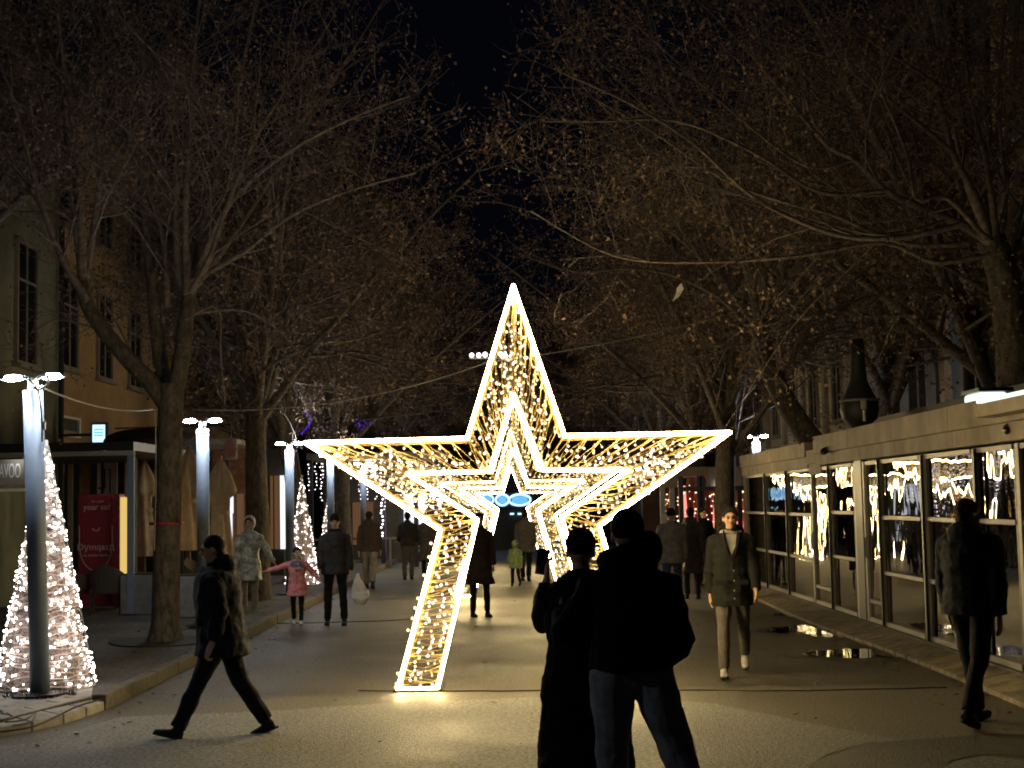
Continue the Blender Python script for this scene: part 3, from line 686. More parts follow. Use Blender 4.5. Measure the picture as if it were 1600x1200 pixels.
# second kiosk with pink drapes, farther
k2 = thing('pink_kiosk', 'far kiosk with red draped windows and string lights behind the walking man', 'kiosk')
D2 = 40.0
MB().span((3.75, D2 + .3, 2.5), (8.2, D2 + 4, 2.75)).build('roof', 'fascia', k2)
for x0, x1 in ((3.75, 4.45), (5.25, 6.2), (6.21, 7.6)): MB().span((x0, D2 + .1, 2.2), (x1, D2 + .28, 2.72)).build('fascia_panel', 'fascia', k2, bevel=.01)
for px in (1037, 1052, 1066, 1095, 1100, 1158): MB().box((P(px, 800, D2).x, D2 + .2, 1.25), (.13, .12, 2.5)).build('post', 'black_frame' if px > 1060 else 'frame', k2)
MB().span((3.8, D2 + 3.8, 0), (8.1, D2 + 3.9, 2.5)).build('rear_wall', 'wall_dark', k2)
for px, wd in ((1044, .26), (1083, .34), (1112, .42), (1150, .4), (1170, .3)):
    q = P(px, 800, D2); n = 16; vs_ = []; fs = []
    for j, z in enumerate((2.25, 1.9, 1.4, .8)):
        for k in range(n + 1): u = k / n - .5; vs_.append((q.x + u * wd * (.75 - .16 * j), D2 + .5 + .05 * math.sin(k * 2.3 + j), z))
    for j in range(3):
        for k in range(n): a = j * (n + 1) + k; fs.append((a, a + 1, a + n + 2, a + n + 1))
    o = MB().add(vs_, fs).build('drape', 'pinkcloth', k2); s_ = o.modifiers.new('s', 'SOLIDIFY'); s_.thickness = .02
    MB().box((q.x, D2 + .95, 1.5), (wd * .9, .02, 1.5)).build('lit_panel', 'pink_glow', k2)
m = MB()
for i in range(150): m.octa((R.uniform(4.0, 6.5), D2 + .42, R.uniform(1.0, 2.35)), R.uniform(.014, .034))
stuff(m.build('string_bulbs', 'bulb_warm', k2))
q = P(1123, 758, D2); MB().ball((q.x, D2 + .05, q.z), .08).build('globe_lamp', 'bulb_white', k2)
MB().box((q.x - .02, D2 + .04, 2.15), (1.9, .05, .12)).build('lintel', 'black_frame', k2)

# ------------------------------------------------------------------ street lamps
def street_lamp(label):
    t = thing('street_lamp', label, 'street lamp', group='grey steel street lamps with two flat lit heads')
    H = 3.08
    MB().tube([(0, 0, .05), (0, 0, H - .14)], .092, 20).build('pole', 'steel', t, smooth=True)
    MB().lathe([(.26, 0.045), (.27, .06), (.10, .075)], n=8).build('base_plate', 'dark_steel', t)
    MB().lathe([(.12, -.01), (.115, .044)], n=16).build('foot', 'dark_steel', t)
    m = MB(); m.lathe([(.05, H - .14), (.045, H - .02)], n=12); m.build('neck', 'print_white', t)
    for s in (-1, 1):
        m = MB().tube([(s * (.185 + .125 * math.cos(a)), .078 * math.sin(a), H - .012) for a in [2 * PI * k / 20 for k in range(21)]], .012, 6); m.tube([(s * .05, 0, H - .01), (s * .08, 0, H - .01)], .02, 6); stuff(m.build('lamp_head', 'steel', t, smooth=True))
        MB().ball((s * .185, 0, H - .012), (.105, .066, .030), 12, 8).build('led_lens', 'led', t, smooth=True)
        MB().tube([(s * .03, 0, H - .03), (s * .09, 0, H - .015)], .012, 6).build('arm', 'print_white', t)
    return t
lamp0 = street_lamp('nearest street lamp, standing in front of the big light cone')
def px_lamp(px, py_top, d):
    p = P(px, py_top, d); return p
q = G(63, 1088, SW)
LY = q.y; lamp0.location = (q.x, q.y, SW - .03); lamp0.rotation_euler = (0, -.030, .05)
q = P(318, 656, 21.9); dup(lamp0, (q.x, 21.9, q.z - 3.08), .1, 'second street lamp, right of the big tree trunk').rotation_euler = (0, -.005, .1)
q = P(452, 692, 29.8); dup(lamp0, (q.x, 29.8, q.z - 3.08), 0, 'third street lamp, beside the small light cone')
q = P(516, 712, 38.0); dup(lamp0, (q.x, 38.0, SW), 0, 'farthest street lamp on the left, behind the tip of the big star')
q = P(1181, 681, 33.0); dup(lamp0, (q.x, 33.0, q.z - 3.08), 0, 'street lamp whose head shows above the far end of the kiosk')
for x, y, lb in ((-4.7, 6.3, 'added unseen street lamp of the left row nearest the photographer'), (-4.7, 46, 'added street lamp beside the bar terrace'), (-4.7, 54, 'added street lamp past the bar terrace'), (4.9, 47, 'added street lamp past the pink kiosk'), (4.9, 56, 'added street lamp on the right near the booth')):
    dup(lamp0, (x, y, SW if x < 0 else 0), .1, lb).rotation_euler = (0, 0, .1)  # lamps added along the rows to brighten the near ground and far trees
# grass tuft at the lamp foot
m = MB()
for i in range(500):
    a = R.uniform(0, 6.28); r = R.uniform(.05, .34) ; x = lamp0.location.x + r * math.cos(a); y = LY + r * math.sin(a) * .8; h = R.uniform(.02, .075)
    dx, dy = R.uniform(-.03, .03), R.uniform(-.03, .03)
    m.add([(x - .005, y, SW), (x + .005, y, SW), (x + dx, y + dy, SW + h)], [(0, 1, 2)])
tag(m.build('grass_tuft', 'moss'), 'ring of low green weeds round the nearest lamp foot', 'grass', kind='stuff')
# cables of the nearest lamp
lt = Vector((lamp0.location.x - .10, LY, 3.13))
def sag(a, b_, s_, n=14): 
    a = Vector(a); b_ = Vector(b_); return [a.lerp(b_, i / n) - Vector((0, 0, s_ * 4 * (i / n) * (1 - i / n))) for i in range(n + 1)]
cb = thing('power_cable', 'pale power cable running from the nearest lamp head to the big tree', 'cable')
m = MB(); m.tube(sag(lt + Vector((.05, 0, -.05)), P(238, 640, 20.5), .10), .012, 6)
m.tube(smoothpath([lt + Vector((.02, -.08, -.02)), lt + Vector((.12, -.1, .05)), lt + Vector((.2, -.1, -.02)), lt + Vector((.12, -.1, -.1)), lt + Vector((.05, -.1, -.08))], 5), .012, 6)
m.tube(smoothpath([lt + Vector((.0, -.1, 0)), lt + Vector((.09, -.1, -.1)), lt + Vector((.13, -.1, -.35)), lt + Vector((.12, -.05, -.6))], 5), .011, 6); m.build('cable', 'cable', cb)
MB().box(lt + Vector((.15, -.1, -.45)), (.035, .03, .07)).build('connector', 'print_white', cb)

# ------------------------------------------------------------------ light cones
def light_cone(label, loc, H, r0, seed, nb):
    rr = random.Random(seed)
    t = thing('light_cone', label, 'light decoration', loc, 0, 'cone shaped trees of white lights')
    MB().lathe([(r0 * .93, .02), (r0 * .05, H * .97)], n=24).build('net_cover', 'shell', t, smooth=True)
    m = MB()
    for k in range(8):
        a = 2 * PI * k / 8 + .2; m.tube([(r0 * math.cos(a), r0 * math.sin(a), .02), (r0 * .04 * math.cos(a), r0 * .04 * math.sin(a), H)], .008, 5)
    for z in (.02, H * .33, H * .66):
        r = r0 * (1 - z / H) ; m.tube([(r * math.cos(a), r * math.sin(a), z) for a in [2 * PI * k / 24 for k in range(25)]], .008, 5)
    m.build('frame', 'cable', t)
    m = MB(); bm_ = MB(); pb_ = MB(); N = 46; pts = []
    for i in range(N * 22):
        u = i / (N * 22); a = u * N * 2 * PI + rr.uniform(-.05, .05); z = H * (1 - (1 - u) ** 1.0) * .985
        r = r0 * (1 - z / H) + rr.uniform(-.005, .02); pts.append((r * math.cos(a), r * math.sin(a), z + rr.uniform(-.03, .03)))
    m.tube(pts, .0055, 4)
    stuff(m.build('light_string', 'tinsel', t))
    for i in range(nb):
        u = 1 - math.sqrt(rr.random()) * .99 if i < nb * .85 else rr.random() ** .6; u = max(.02, min(.985, u)); z = H * u; a = rr.uniform(0, 6.28); r = r0 * (1 - u) + rr.uniform(.005, .03)
        (bm_ if rr.random() < .96 else pb_).ball((r * math.cos(a), r * math.sin(a), z), rr.uniform(.006, .0125), 5, 4)
    stuff(bm_.build('bulbs', 'bulb_tree', t)); stuff(pb_.build('cool_bulbs', 'bulb_white', t))
    m = MB(); m.tube([(0, 0, H), (.0, 0, H + .06)], .02, 6); m.build('tip', 'tinsel', t); return t
g = G(70, 1092, SW); cH = P(70, 697, g.y + .8).z - SW
light_cone('big cone of white lights behind the nearest lamp pole', (g.x * (g.y + .8) / g.y, g.y + .8, SW), cH, .48, 3, 900)
g = G(473, 914, SW); c2H = P(472, 746, g.y).z - SW
light_cone('smaller far cone of white lights behind the child in pink', (g.x, g.y, SW), c2H, .38, 5, 420)
g = G(513, 905, SW); light_cone('tiny far cone of warm lights just right of the smaller cone', (g.x * (g.y + 4) / g.y, g.y + 4, SW), 1.9, .3, 8, 200)
cb = thing('support_wire', 'thin wire from the nearest lamp head down to the tip of the big cone', 'wire')
MB().tube([lt + Vector((.1, 0, -.05)), P(70, 697, g.y * 0 + LY + .5)], .005, 4).build('wire', 'cable', cb)
m = MB(); pp = smoothpath([G(x, y, SW + .012) for x, y in ((160, 1092), (120, 1104), (70, 1128), (40, 1138), (-20, 1146))], 6)
tag(m.tube(pp, .008, 5).build('ground_cable', 'cable_black'), 'black cable lying across the pale slabs by the nearest lamp', 'cable')
m = MB(); pp = smoothpath([G(x, y, SW + .012) for x, y in ((0, 1110), (20, 1120), (8, 1128), (40, 1124), (56, 1112), (48, 1128), (20, 1134))], 6)
tag(m.tube(pp, .006, 5).build('ground_cable', 'cable_black'), 'looped thin cable left of the nearest lamp foot', 'cable')

# ------------------------------------------------------------------ the star arches
DS = 14.9
ppm = 1.0
outer_px = [(622, 1073), (688, 828), (478, 692), (730, 685), (802, 447), (882, 681), (1140, 676)]
inner_px = [(684, 1073), (746, 812), (637, 740), (768, 737), (803, 617), (849, 735), (981, 735)]
def loc(p): q = P(p[0], p[1], DS); return (q.x, q.z)
outer = [loc(p) for p in outer_px]; inner = [loc(p) for p in inner_px]
axis = (outer[2][0] + outer[6][0]) / 2
outer[0] = (outer[0][0], .03); inner[0] = (inner[0][0], .03)
outer += [(2 * axis - outer[1][0], outer[1][1] + .01), (2 * axis - outer[0][0], .03)]
inner += [(2 * axis - inner[1][0], inner[1][1] + .01), (2 * axis - inner[0][0], .03)]
outer = [(x - axis, z) for x, z in outer]; inner = [(x - axis, z) for x, z in inner]
SD = .5
def build_star(label):
    rr = random.Random(21)
    t = thing('light_star', label, 'star decoration', (axis, DS, 0), 0, 'row of walk-through light stars along the street')
    def poly3(p, y, dz=0): return [(x, y, z + dz) for x, z in p]
    def rope(name, pts, r, mt, n=7):
        m = MB()
        for a, c in zip(pts, pts[1:]):
            a = Vector(a); c = Vector(c); m.tube([a, c], r, n)
            m.ball(c, r * 1.02, 7, 5)
        m.ball(pts[0], r * 1.02, 7, 5); return m.build(name, mt, t, smooth=True)
    rope('rope_light', poly3(outer, -.03), .0195, 'rope'); rope('rope_light', poly3(inner, -.03), .0165, 'rope')
    for s in (0, -1):
        a, c = outer[s], inner[s]; rope('rope_light', [(a[0], -.03, a[1]), (c[0], -.03, c[1])], .017, 'rope')
    def shrink(p, q, f): return [(a[0] + (c[0] - a[0]) * f, a[1] + (c[1] - a[1]) * f) for a, c in zip(p, q)]
    o2, i2 = shrink(outer, inner, .055), shrink(inner, outer, .055)
    for y in (0, SD):
        for p in (o2, i2):
            rope('frame_tube', poly3(p, y), .012, 'gold', 6)
    m = MB()
    for p in (o2, i2):
        for k in range(len(p) - 1):
            a = Vector((p[k][0], 0, p[k][1])); c = Vector((p[k + 1][0], 0, p[k + 1][1])); n = max(1, int((c - a).length / .55))
            for j in range(n + 1): q = a.lerp(c, j / n); m.tube([q, q + Vector((0, SD, 0))], .008, 5)
    for k in range(len(o2)):
        for y in (0, SD): m.tube([(o2[k][0], y, o2[k][1]), (i2[k][0], y, i2[k][1])], .010, 5)
    for f in (.2, .4, .6, .8):        # rungs in the legs
        for s in ((0, 1), (-1, -2)):
            a = Vector((o2[s[0]][0], 0, o2[s[0]][1])).lerp(Vector((o2[s[1]][0], 0, o2[s[1]][1])), f); c = Vector((i2[s[0]][0], 0, i2[s[0]][1])).lerp(Vector((i2[s[1]][0], 0, i2[s[1]][1])), f)
            m.tube([a, c], .007, 5)
    stuff(m.build('cross_bars', 'gold', t))
    wires = MB(); warm = MB(); cool = MB()
    for y, st, cut in ((-.012, .064, 0), (SD + .01, .17, 0)):
        for k in range(len(outer) - 1):
            oa, ob = Vector((outer[k][0], y, outer[k][1])), Vector((outer[k + 1][0], y, outer[k + 1][1]))
            ia, ib = Vector((inner[k][0], y, inner[k][1])), Vector((inner[k + 1][0], y, inner[k + 1][1]))
            leg = k in (0, len(outer) - 2); n = max(2, int(((ob - oa).length + (ib - ia).length) / 2 / (st * (.6 if leg else 1)))); last = None
            for j in range(n + 1):
                f = min(1, max(0, (j + rr.uniform(-.3, .3)) / n)); p = (oa.lerp(ob, f) if j % 2 else ia.lerp(ib, f))
                if last is not None:
                    L_ = (p - last).length; N = max(2, int(L_ / .09)); pts = []; sg_ = rr.uniform(.0, .05)
                    for i in range(N + 1):
                        q = last.lerp(p, i / N) + Vector((rr.uniform(-.008, .008), rr.uniform(-.03, .03), rr.uniform(-.012, .012) - sg_ * 4 * (i / N) * (1 - i / N))); pts.append(q)
                        if 0 < i < N and rr.random() < .78:
                            h = q + Vector((rr.uniform(-.03, .03), rr.uniform(-.015, .015), -rr.uniform(.02, .05)))
                            wires.tube([q, h], .0026, 3, caps=False)
                            (cool if rr.random() < (.35 if leg else .10) else warm).ball(h, rr.uniform(.009, .0165), 5, 4)
                    wires.tube(pts, .0032, 3, caps=False)
                last = p
    for i in range(10):   # a few stray bulbs along the left leg outside
        p = Vector((outer[0][0], -.03, outer[0][1])).lerp(Vector((outer[1][0], -.03, outer[1][1])), rr.random()); warm.ball(p + Vector((-rr.uniform(.02, .06), -.02, 0)), .017, 5, 4)
    # three cool starburst clusters
    for (cx_, cz_) in ((shrink(outer, inner, .55)[2][0] + .08, outer[2][1] - .33), (inner[1][0] - .45, inner[1][1] + .2), (outer[6][0] - .85, outer[6][1] - .33)):
        for k in range(14): a = rr.uniform(0, 6.28); r = rr.uniform(.02, .11); cool.ball((cx_ + r * math.cos(a), -.03, cz_ + r * math.sin(a)), .014, 5, 4)
    stuff(wires.build('string_wires', 'wire_gold', t)); stuff(warm.build('warm_bulbs', 'bulb_warm', t)); stuff(cool.build('cool_bulbs', 'bulb_white', t))
    m = MB()
    for s in (0, -1): m.box(((outer[s][0] + inner[s][0]) / 2, SD / 2, .012), (.48, SD + .1, .02))
    m.build('foot_plate', 'dark_steel', t)
    return t
star = build_star('nearest and largest walk-through star outlined in white rope light')
dup(star, (axis * 1.0 - .03, DS * 2 - .2, .0), 0, 'second light star, framed inside the nearest one')
dup(star, (axis * .9 - .1, DS * 3 - .3, .0), 0, 'third light star, smallest and deepest in the row')

# overhead cable with a cluster of white lights
oc = thing('overhead_cable', 'overhead cable carrying a short row of white lights behind the big star', 'cable')
pm = P(762, 566, 20.6)
MB().tube(sag(P(300, 640, 21.0), pm, .22, 20) + sag(pm, P(1210, 470, 23), .1, 20)[1:], .009, 5).build('cable', 'cable', oc)
for px, py, r in ((737, 555, .032), (748, 555, .034), (758, 554, .036), (772, 558, .03), (782, 553, .034), (790, 556, .03)):
    MB().ball(P(px, py, 20.6), r).build('globe', 'bulb_white', oc)
MB().tube([P(733, 560, 20.62), P(794, 560, 20.62)], .012, 5).build('bar', 'cable', oc)
# purple strings in far trees
pu = thing('purple_lights', 'purple string lights wound on a far tree above the small cone', 'string lights'); m = MB()
for i in range(16): m.octa(P(476 + 9 * math.sin(i * .25) + R.uniform(-1, 1), 642 + i * 2.4, 34), .026)
stuff(m.build('bulbs', 'purple', pu)); MB().tube([P(470, 636, 34.05), P(490, 690, 34.05)], .006, 4).build('wire', 'cable_black', pu)
pu = thing('purple_lights', 'small tuft of purple lights above the left arm of the star', 'string lights'); m = MB()
for i in range(14): m.octa(P(565 + R.gauss(0, 5), 664 + R.gauss(0, 5), 40), .022)
stuff(m.build('bulbs', 'purple', pu)); MB().tube([P(555, 655, 40.05), P(576, 672, 40.05)], .006, 4).build('wire', 'cable_black', pu)
# white scrap in branches
q = P(1059, 456, 19); m = MB(); m.add([q + Vector(v) for v in ((-.07, 0, -.12), (-.02, .02, -.02), (.05, 0, .12), (.08, .02, .04), (.02, -.02, -.06), (-.01, .01, .05))], [(0, 1, 4), (1, 5, 2), (1, 2, 3), (1, 3, 4)])
o = m.build('paper_scrap', 'print_white'); tag(o, 'small white scrap caught in bare twigs above the star arm', 'scrap'); s_ = o.modifiers.new('s', 'SOLIDIFY'); s_.thickness = .004

# ------------------------------------------------------------------ trees
class Tree:
    def __init__(s, seed, leafsize=.05): s.r = random.Random(seed); s.trunk = MB(); s.br = MB(); s.tw = MB(); s.lv = MB(); s.ls = leafsize; s.nl = 0
    def leaf(s, p):
        r = s.r; L = s.ls * r.uniform(.6, 1.35); d = Vector((r.gauss(0, .5), r.gauss(0, .5), r.gauss(-.6, .5))).normalized(); u = d.orthogonal().normalized()
        u.rotate(Matrix.Rotation(r.uniform(0, 6.28), 3, d)); u *= L * .42; p = Vector(p)
        s.lv.add([p, p + d * L * .5 + u, p + d * L, p + d * L * .5 - u], [(0, 1, 2, 3)])
    def grow(s, p, d, length, rad, level, up=.25, leaves=1.0):
        r = s.r; n = max(3, int(length / (.42 if level < 2 else .25))); pts = [Vector(p)]; rs_ = [rad]; d = Vector(d).normalized(); st = length / n
        for i in range(n):
            w_ = .16 if level < 2 else .26
            d = (d + Vector((r.gauss(0, w_), r.gauss(0, w_), r.gauss(0, w_) + up * .1))).normalized()
            pts.append(pts[-1] + d * st); rs_.append(max(.0035, rad * (1 - .8 * (i + 1) / n)))
        s.along(pts, rs_, level, up, leaves, .25)
    def along(s, pts, rs_, level, up=.25, leaves=1.0, start=.3, density=1.0, trunk=False):
        r = s.r; tgt = s.trunk if (trunk) else (s.br if level < 2 else s.tw)
        tgt.tube(pts, rs_, 9 if trunk else (6 if level < 1 else (4 if level < 2 else 3)), caps=False)
        L = [0]
        for a, c in zip(pts, pts[1:]): L.append(L[-1] + (Vector(c) - Vector(a)).length)
        T = L[-1]
        if level >= 3:
            for q in pts[1:]:
                for _ in range(5):
                    if r.random() < .70 * leaves: s.leaf(q + Vector((r.gauss(0, .07), r.gauss(0, .07), r.gauss(-.02, .07))))
            return
        gap = (.42, .30, .20)[level] / density; x = T * start
        while x < T:
            i = max(j for j in range(len(L)) if L[j] <= x); i = min(i, len(pts) - 2); f = (x - L[i]) / max(1e-6, L[i + 1] - L[i]); q = Vector(pts[i]).lerp(Vector(pts[i + 1]), f); rad = rs_[i]
            d = (Vector(pts[i + 1]) - Vector(pts[i])).normalized(); side = d.orthogonal().normalized(); side.rotate(Matrix.Rotation(r.uniform(0, 6.28), 3, d))
            dd = (d * r.uniform(.35, .8) + side * r.uniform(.6, 1.0) + Vector((0, 0, up * .5))).normalized()
            ln = (T - x) * r.uniform(.25, .5) + (.9, .45, .22)[level] * r.uniform(.6, 1.5); ln = min(ln, (3.2, 1.3, .6)[level])
            s.grow(q, dd, ln, max(.004, rad * r.uniform(.3, .5)), level + 1, up, leaves)
            x += gap * r.uniform(.6, 1.5)
    def build(s, label, loc, group=None, mats=('bark', 'bark', 'leaf'), rz=0.0, name='street_tree'):
        t = thing(name, label, 'tree', loc, rz, group)
        s.trunk.build('trunk', 'trunk_bark', t, smooth=True)
        if s.br.v: stuff(s.br.build('branches', mats[1], t, smooth=True))
        stuff(s.tw.build('twigs', mats[1], t)); stuff(s.lv.build('crown', mats[2], t)); return t
def limb_px(pxs, base, r0, r1=.012, n=4, dys=None):
    """pixel path -> world path; depth drifts from base"""
    pts = []
    for i, p in enumerate(pxs):
        Y = base + (p[2] if len(p) > 2 else 0); pts.append(P(p[0], p[1], Y))
    pp_ = smoothpath(pts, n); N = len(pp_); return pp_, [r0 + (r1 - r0) * (i / (N - 1)) ** .8 for i in range(N)]
# near left tree
TY = G(258, 1003, SW).y
T1 = Tree(11, .045); base = G(258, 1003, SW)
pp, rs_ = limb_px([(258, 1003), (259, 940), (261, 850), (264, 740), (266, 660), (268, 600)], TY, .195, .165, 5); pp = [Vector(p) for p in pp]
rs_[0] = .28; rs_[1] = .235; rs_[2] = .21; pp[0].z = SW - .03
T1.trunk.tube(pp, rs_, 14, caps=False)
T1.trunk.tube(*limb_px([(266, 640), (240, 603), (205, 567), (165, 520), (137, 478), (128, 440)], TY, .135, .09, 5), 10, caps=False)
T1.trunk.tube(*limb_px([(266, 640), (284, 560), (290, 500), (297, 455)], TY, .14, .09, 5), 10, caps=False)
T1.trunk.tube(*limb_px([(262, 640), (248, 540), (238, 440), (230, 380)], TY + .3, .12, .08, 5), 10, caps=False)
limbs1 = [([(128, 445), (127, 360), (122, 250), (105, 130), (88, 0), (80, -150)], 0, .085), ([(130, 450), (150, 330), (163, 200), (160, 60), (150, -80)], .5, .07),
          ([(137, 470), (95, 400), (60, 300), (30, 190), (0, 100), (-40, 20)], -.6, .07), ([(128, 440), (110, 300), (92, 120, 1), (60, -40, 1)], .3, .05),
          ([(285, 470), (275, 380), (276, 230), (279, 90), (282, -60)], .2, .075), ([(292, 460), (290, 330), (298, 190), (306, 60), (320, -90)], -.3, .07),
          ([(297, 455), (318, 350), (345, 260), (372, 140), (402, -10), (420, -120)], .2, .075), ([(297, 458), (330, 400), (352, 330), (400, 215), (440, 150), (500, 60)], -.6, .06),
          ([(300, 450), (345, 340), (400, 275, -.3), (470, 225, -.8), (560, 180, -1.2), (640, 150, -1.5)], 0, .06), ([(300, 455), (350, 390), (430, 270, .4), (520, 130, .8), (600, 0, 1)], .4, .055),
          ([(262, 480), (255, 375), (232, 300), (202, 235), (170, 200), (135, 180)], .1, .055), ([(298, 440), (380, 395), (450, 340, -.6), (540, 300, -1), (650, 270, -1.4)], -.2, .045),
          ([(236, 420), (220, 280), (225, 120), (215, -60)], .6, .06), ([(290, 500), (340, 480), (345, 560), (352, 630)], -.3, .02), ([(300, 490), (380, 485), (440, 520), (480, 570)], .4, .025),
          ([(160, 515), (120, 505), (85, 500), (50, 520)], 0, .02), ([(210, 560), (180, 500), (160, 470), (140, 420)], .2, .02)]
for l_, dy, r_ in limbs1:
    a, c = limb_px(l_, TY + dy, r_, .014, 5); T1.along(a, [q * .85 for q in c], 0, .3, .34, .15, 1.4)
T1.build('big bare tree with forked trunk on the left pavement', (0, 0, 0))
# grille of soil around its trunk
tag(MB().prism([(base.x + .75 * math.cos(a) * (1 + .1 * math.sin(3 * a)), base.y + .75 * math.sin(a)) for a in [2 * PI * k / 24 for k in range(24)]], SW, SW + .02).build('tree_soil', 'joint'), kind='structure')
# tape marks and wire on the trunk
q = P(263, 818, TY - .24); tag(MB().tube([(base.x + .02 + .222 * math.cos(a), TY + .222 * math.sin(a), q.z) for a in [2 * PI * k / 20 for k in range(21)]], .02, 6, flat=.4).build('red_tape', 'red_print'), 'red tape wrapped round the big left trunk', 'tape')
tag(MB().tube([P(243, 640, TY - .24), P(244, 760, TY - .25), P(241, 860, TY - .26)], .007, 5).build('trunk_wire', 'cable'), 'pale wire hanging down the big left trunk', 'wire')

# near right tree (behind kiosk)
T2 = Tree(23, .042); RY = 17.2
tb = P(1585, 640, RY)
pts = [Vector((tb.x + .15, RY, .1)), Vector((tb.x + .05, RY, 1.6)), P(1588, 620, RY), P(1582, 520, RY), P(1570, 440, RY), P(1548, 372, RY)]
pp = smoothpath(pts, 4); T2.trunk.tube(pp, [.26 - .09 * i / (len(pp) - 1) for i in range(len(pp))], 12, caps=False)
limbs2 = [([(1548, 378), (1500, 350), (1440, 325), (1385, 298), (1335, 250), (1290, 225), (1222, 143), (1150, 60), (1090, 0)], -.4, .085), ([(1548, 375), (1520, 300), (1490, 240), (1462, 130), (1430, 0), (1400, -120)], .2, .09),
          ([(1540, 372), (1480, 310), (1432, 310), (1415, 235), (1360, 118), (1300, 92), (1170, 55)], -.8, .05), ([(1535, 350), (1505, 270), (1478, 110), (1466, -40)], .5, .06), ([(1560, 390), (1540, 250), (1512, 130), (1500, -60)], .1, .07),
          ([(1575, 440), (1600, 330), (1610, 200), (1590, 60), (1600, -60)], .3, .08), ([(1510, 380), (1440, 384), (1380, 370), (1300, 335), (1230, 318), (1130, 280), (1010, 200), (900, 140)], -.6, .05),
          ([(1500, 352), (1400, 372), (1300, 365), (1180, 310), (1080, 222), (980, 160), (870, 110)], -1.2, .05), ([(1540, 400), (1460, 410), (1380, 380), (1250, 400), (1100, 410), (960, 400), (830, 330)], -.8, .045),
          ([(1548, 378), (1570, 300), (1560, 150), (1575, 0)], .6, .06), ([(1490, 240), (1420, 180), (1330, 110), (1250, 0), (1200, -80)], -.1, .05), ([(1462, 130), (1400, 90), (1300, 20), (1240, -60)], .2, .035),
          ([(1385, 298), (1280, 300), (1180, 240), (1060, 190), (940, 190), (850, 190)], -1.0, .035), ([(1335, 250), (1260, 260), (1150, 180), (1040, 80), (950, 0)], -.3, .03)]
for l_, dy, r_ in limbs2:
    a, c = limb_px(l_, RY + dy, r_, .012, 5); T2.along(a, [q * .75 for q in c], 0, .15, .34, .12, 1.45)
for i in range(700):
    u = R.random(); k = int(u * (len(pp) - 1)); a = R.uniform(0, 6.28); p = pp[k]; r = .22
    T2.leaf(p + Vector((r * math.cos(a), r * math.sin(a), R.uniform(-.15, .15))))
T2.build('mossy leaning tree rising behind the kiosk at the right edge', (0, 0, 0), mats=('bark', 'bark', 'leaf_ochre'))
# second right tree, emerging beyond the camera on the fascia
T3 = Tree(31, .045); QY = 24.6
tb = P(1285, 720, QY)
pts = [Vector((tb.x + .25, QY, .1)), Vector((tb.x + .1, QY, 1.6)), P(1284, 715, QY), P(1250, 665, QY), P(1218, 610, QY), P(1196, 560, QY), P(1186, 500, QY)]
pp = smoothpath(pts, 4); T3.trunk.tube(pp, [.25 - .1 * i / (len(pp) - 1) for i in range(len(pp))], 12, caps=False)
limbs3 = [([(1186, 505), (1160, 400), (1120, 300), (1060, 180), (1020, 60), (1000, -60)], 0, .09), ([(1186, 500), (1200, 400), (1215, 280), (1210, 150), (1230, 0)], .3, .08), ([(1190, 540), (1130, 470), (1050, 430), (980, 420), (900, 425), (820, 400)], -.7, .055),
          ([(1188, 520), (1110, 420), (1020, 340), (930, 300), (850, 290)], -.9, .06), ([(1196, 560), (1120, 540), (1040, 560), (960, 600)], -.5, .03), ([(1215, 600), (1270, 500), (1330, 440), (1400, 400), (1460, 420)], .2, .06),
          ([(1186, 505), (1240, 420), (1300, 330), (1370, 250), (1400, 120)], .5, .06), ([(1200, 560), (1300, 560), (1380, 520), (1460, 500)], -.6, .03), ([(1190, 520), (1150, 340), (1080, 240), (960, 120), (880, 40)], -.4, .05), ([(1230, 630), (1180, 600), (1130, 610), (1090, 560)], .1, .025)]
for l_, dy, r_ in limbs3:
    a, c = limb_px(l_, QY + dy, r_, .012, 5); T3.along(a, [q * .75 for q in c], 0, .1, .45, .12, 1.3)
T3.build('thick leaning tree growing out between the kiosk sections', (0, 0, 0), mats=('bark_dark', 'bark', 'leaf_ochre'))
# generic row trees
def generic(seed, label, loc, H=12.5, lean=0.0, leaves=.95, fork=3.9, mats=('bark_dark', 'bark_dark', 'leaf')):
    T = Tree(seed, .058); r = random.Random(seed + 100)
    tk = [Vector((0, 0, -.02)), Vector((.03, .02, fork * .31)), Vector((lean * .4, 0, fork * .67)), Vector((lean, .05, fork))]; pp_ = smoothpath(tk, 4); rs2 = [.26 - .08 * i / (len(pp_) - 1) for i in range(len(pp_))]; rs2[0] = .36; rs2[1] = .29
    T.trunk.tube(pp_, rs2, 10, caps=False)
    for k in range(12):
        a = 2 * PI * k / 12 * 2.4 + r.uniform(-.3, .3); spread = .25 + .75 * (k / 11) ; hh = (H - fork) * r.uniform(.75, 1.0) * (1.05 - .45 * spread)
        R_ = 4.7 * spread * r.uniform(.8, 1.1); st = tk[-1] - Vector((0, 0, r.uniform(0, 1.1)))
        pts_ = smoothpath([st, st + Vector((math.cos(a) * R_ * .3, math.sin(a) * R_ * .3, hh * .35)), st + Vector((math.cos(a) * R_ * .65, math.sin(a) * R_ * .65, hh * .7)), st + Vector((math.cos(a) * R_, math.sin(a) * R_, hh))], 4)
        N = len(pts_); T.along(pts_, [.10 + (.014 - .10) * (i / (N - 1)) ** .8 for i in range(N)], 0, .05, leaves, .15, .9)
    return T.build(label, loc, 'street trees in rows along both pavements', mats)
g1 = generic(41, 'dark tree on the left pavement behind the second street lamp', (-4.95, 28.3, SW))
g2 = generic(57, 'dark tree on the left pavement behind the third street lamp', (-5.2, 35.4, SW), 12, -.3)
g3 = generic(63, 'dark trunked tree in front of the pink draped kiosk', (P(1130, 800, 31.9).x, 31.9, 0), 12, .2)
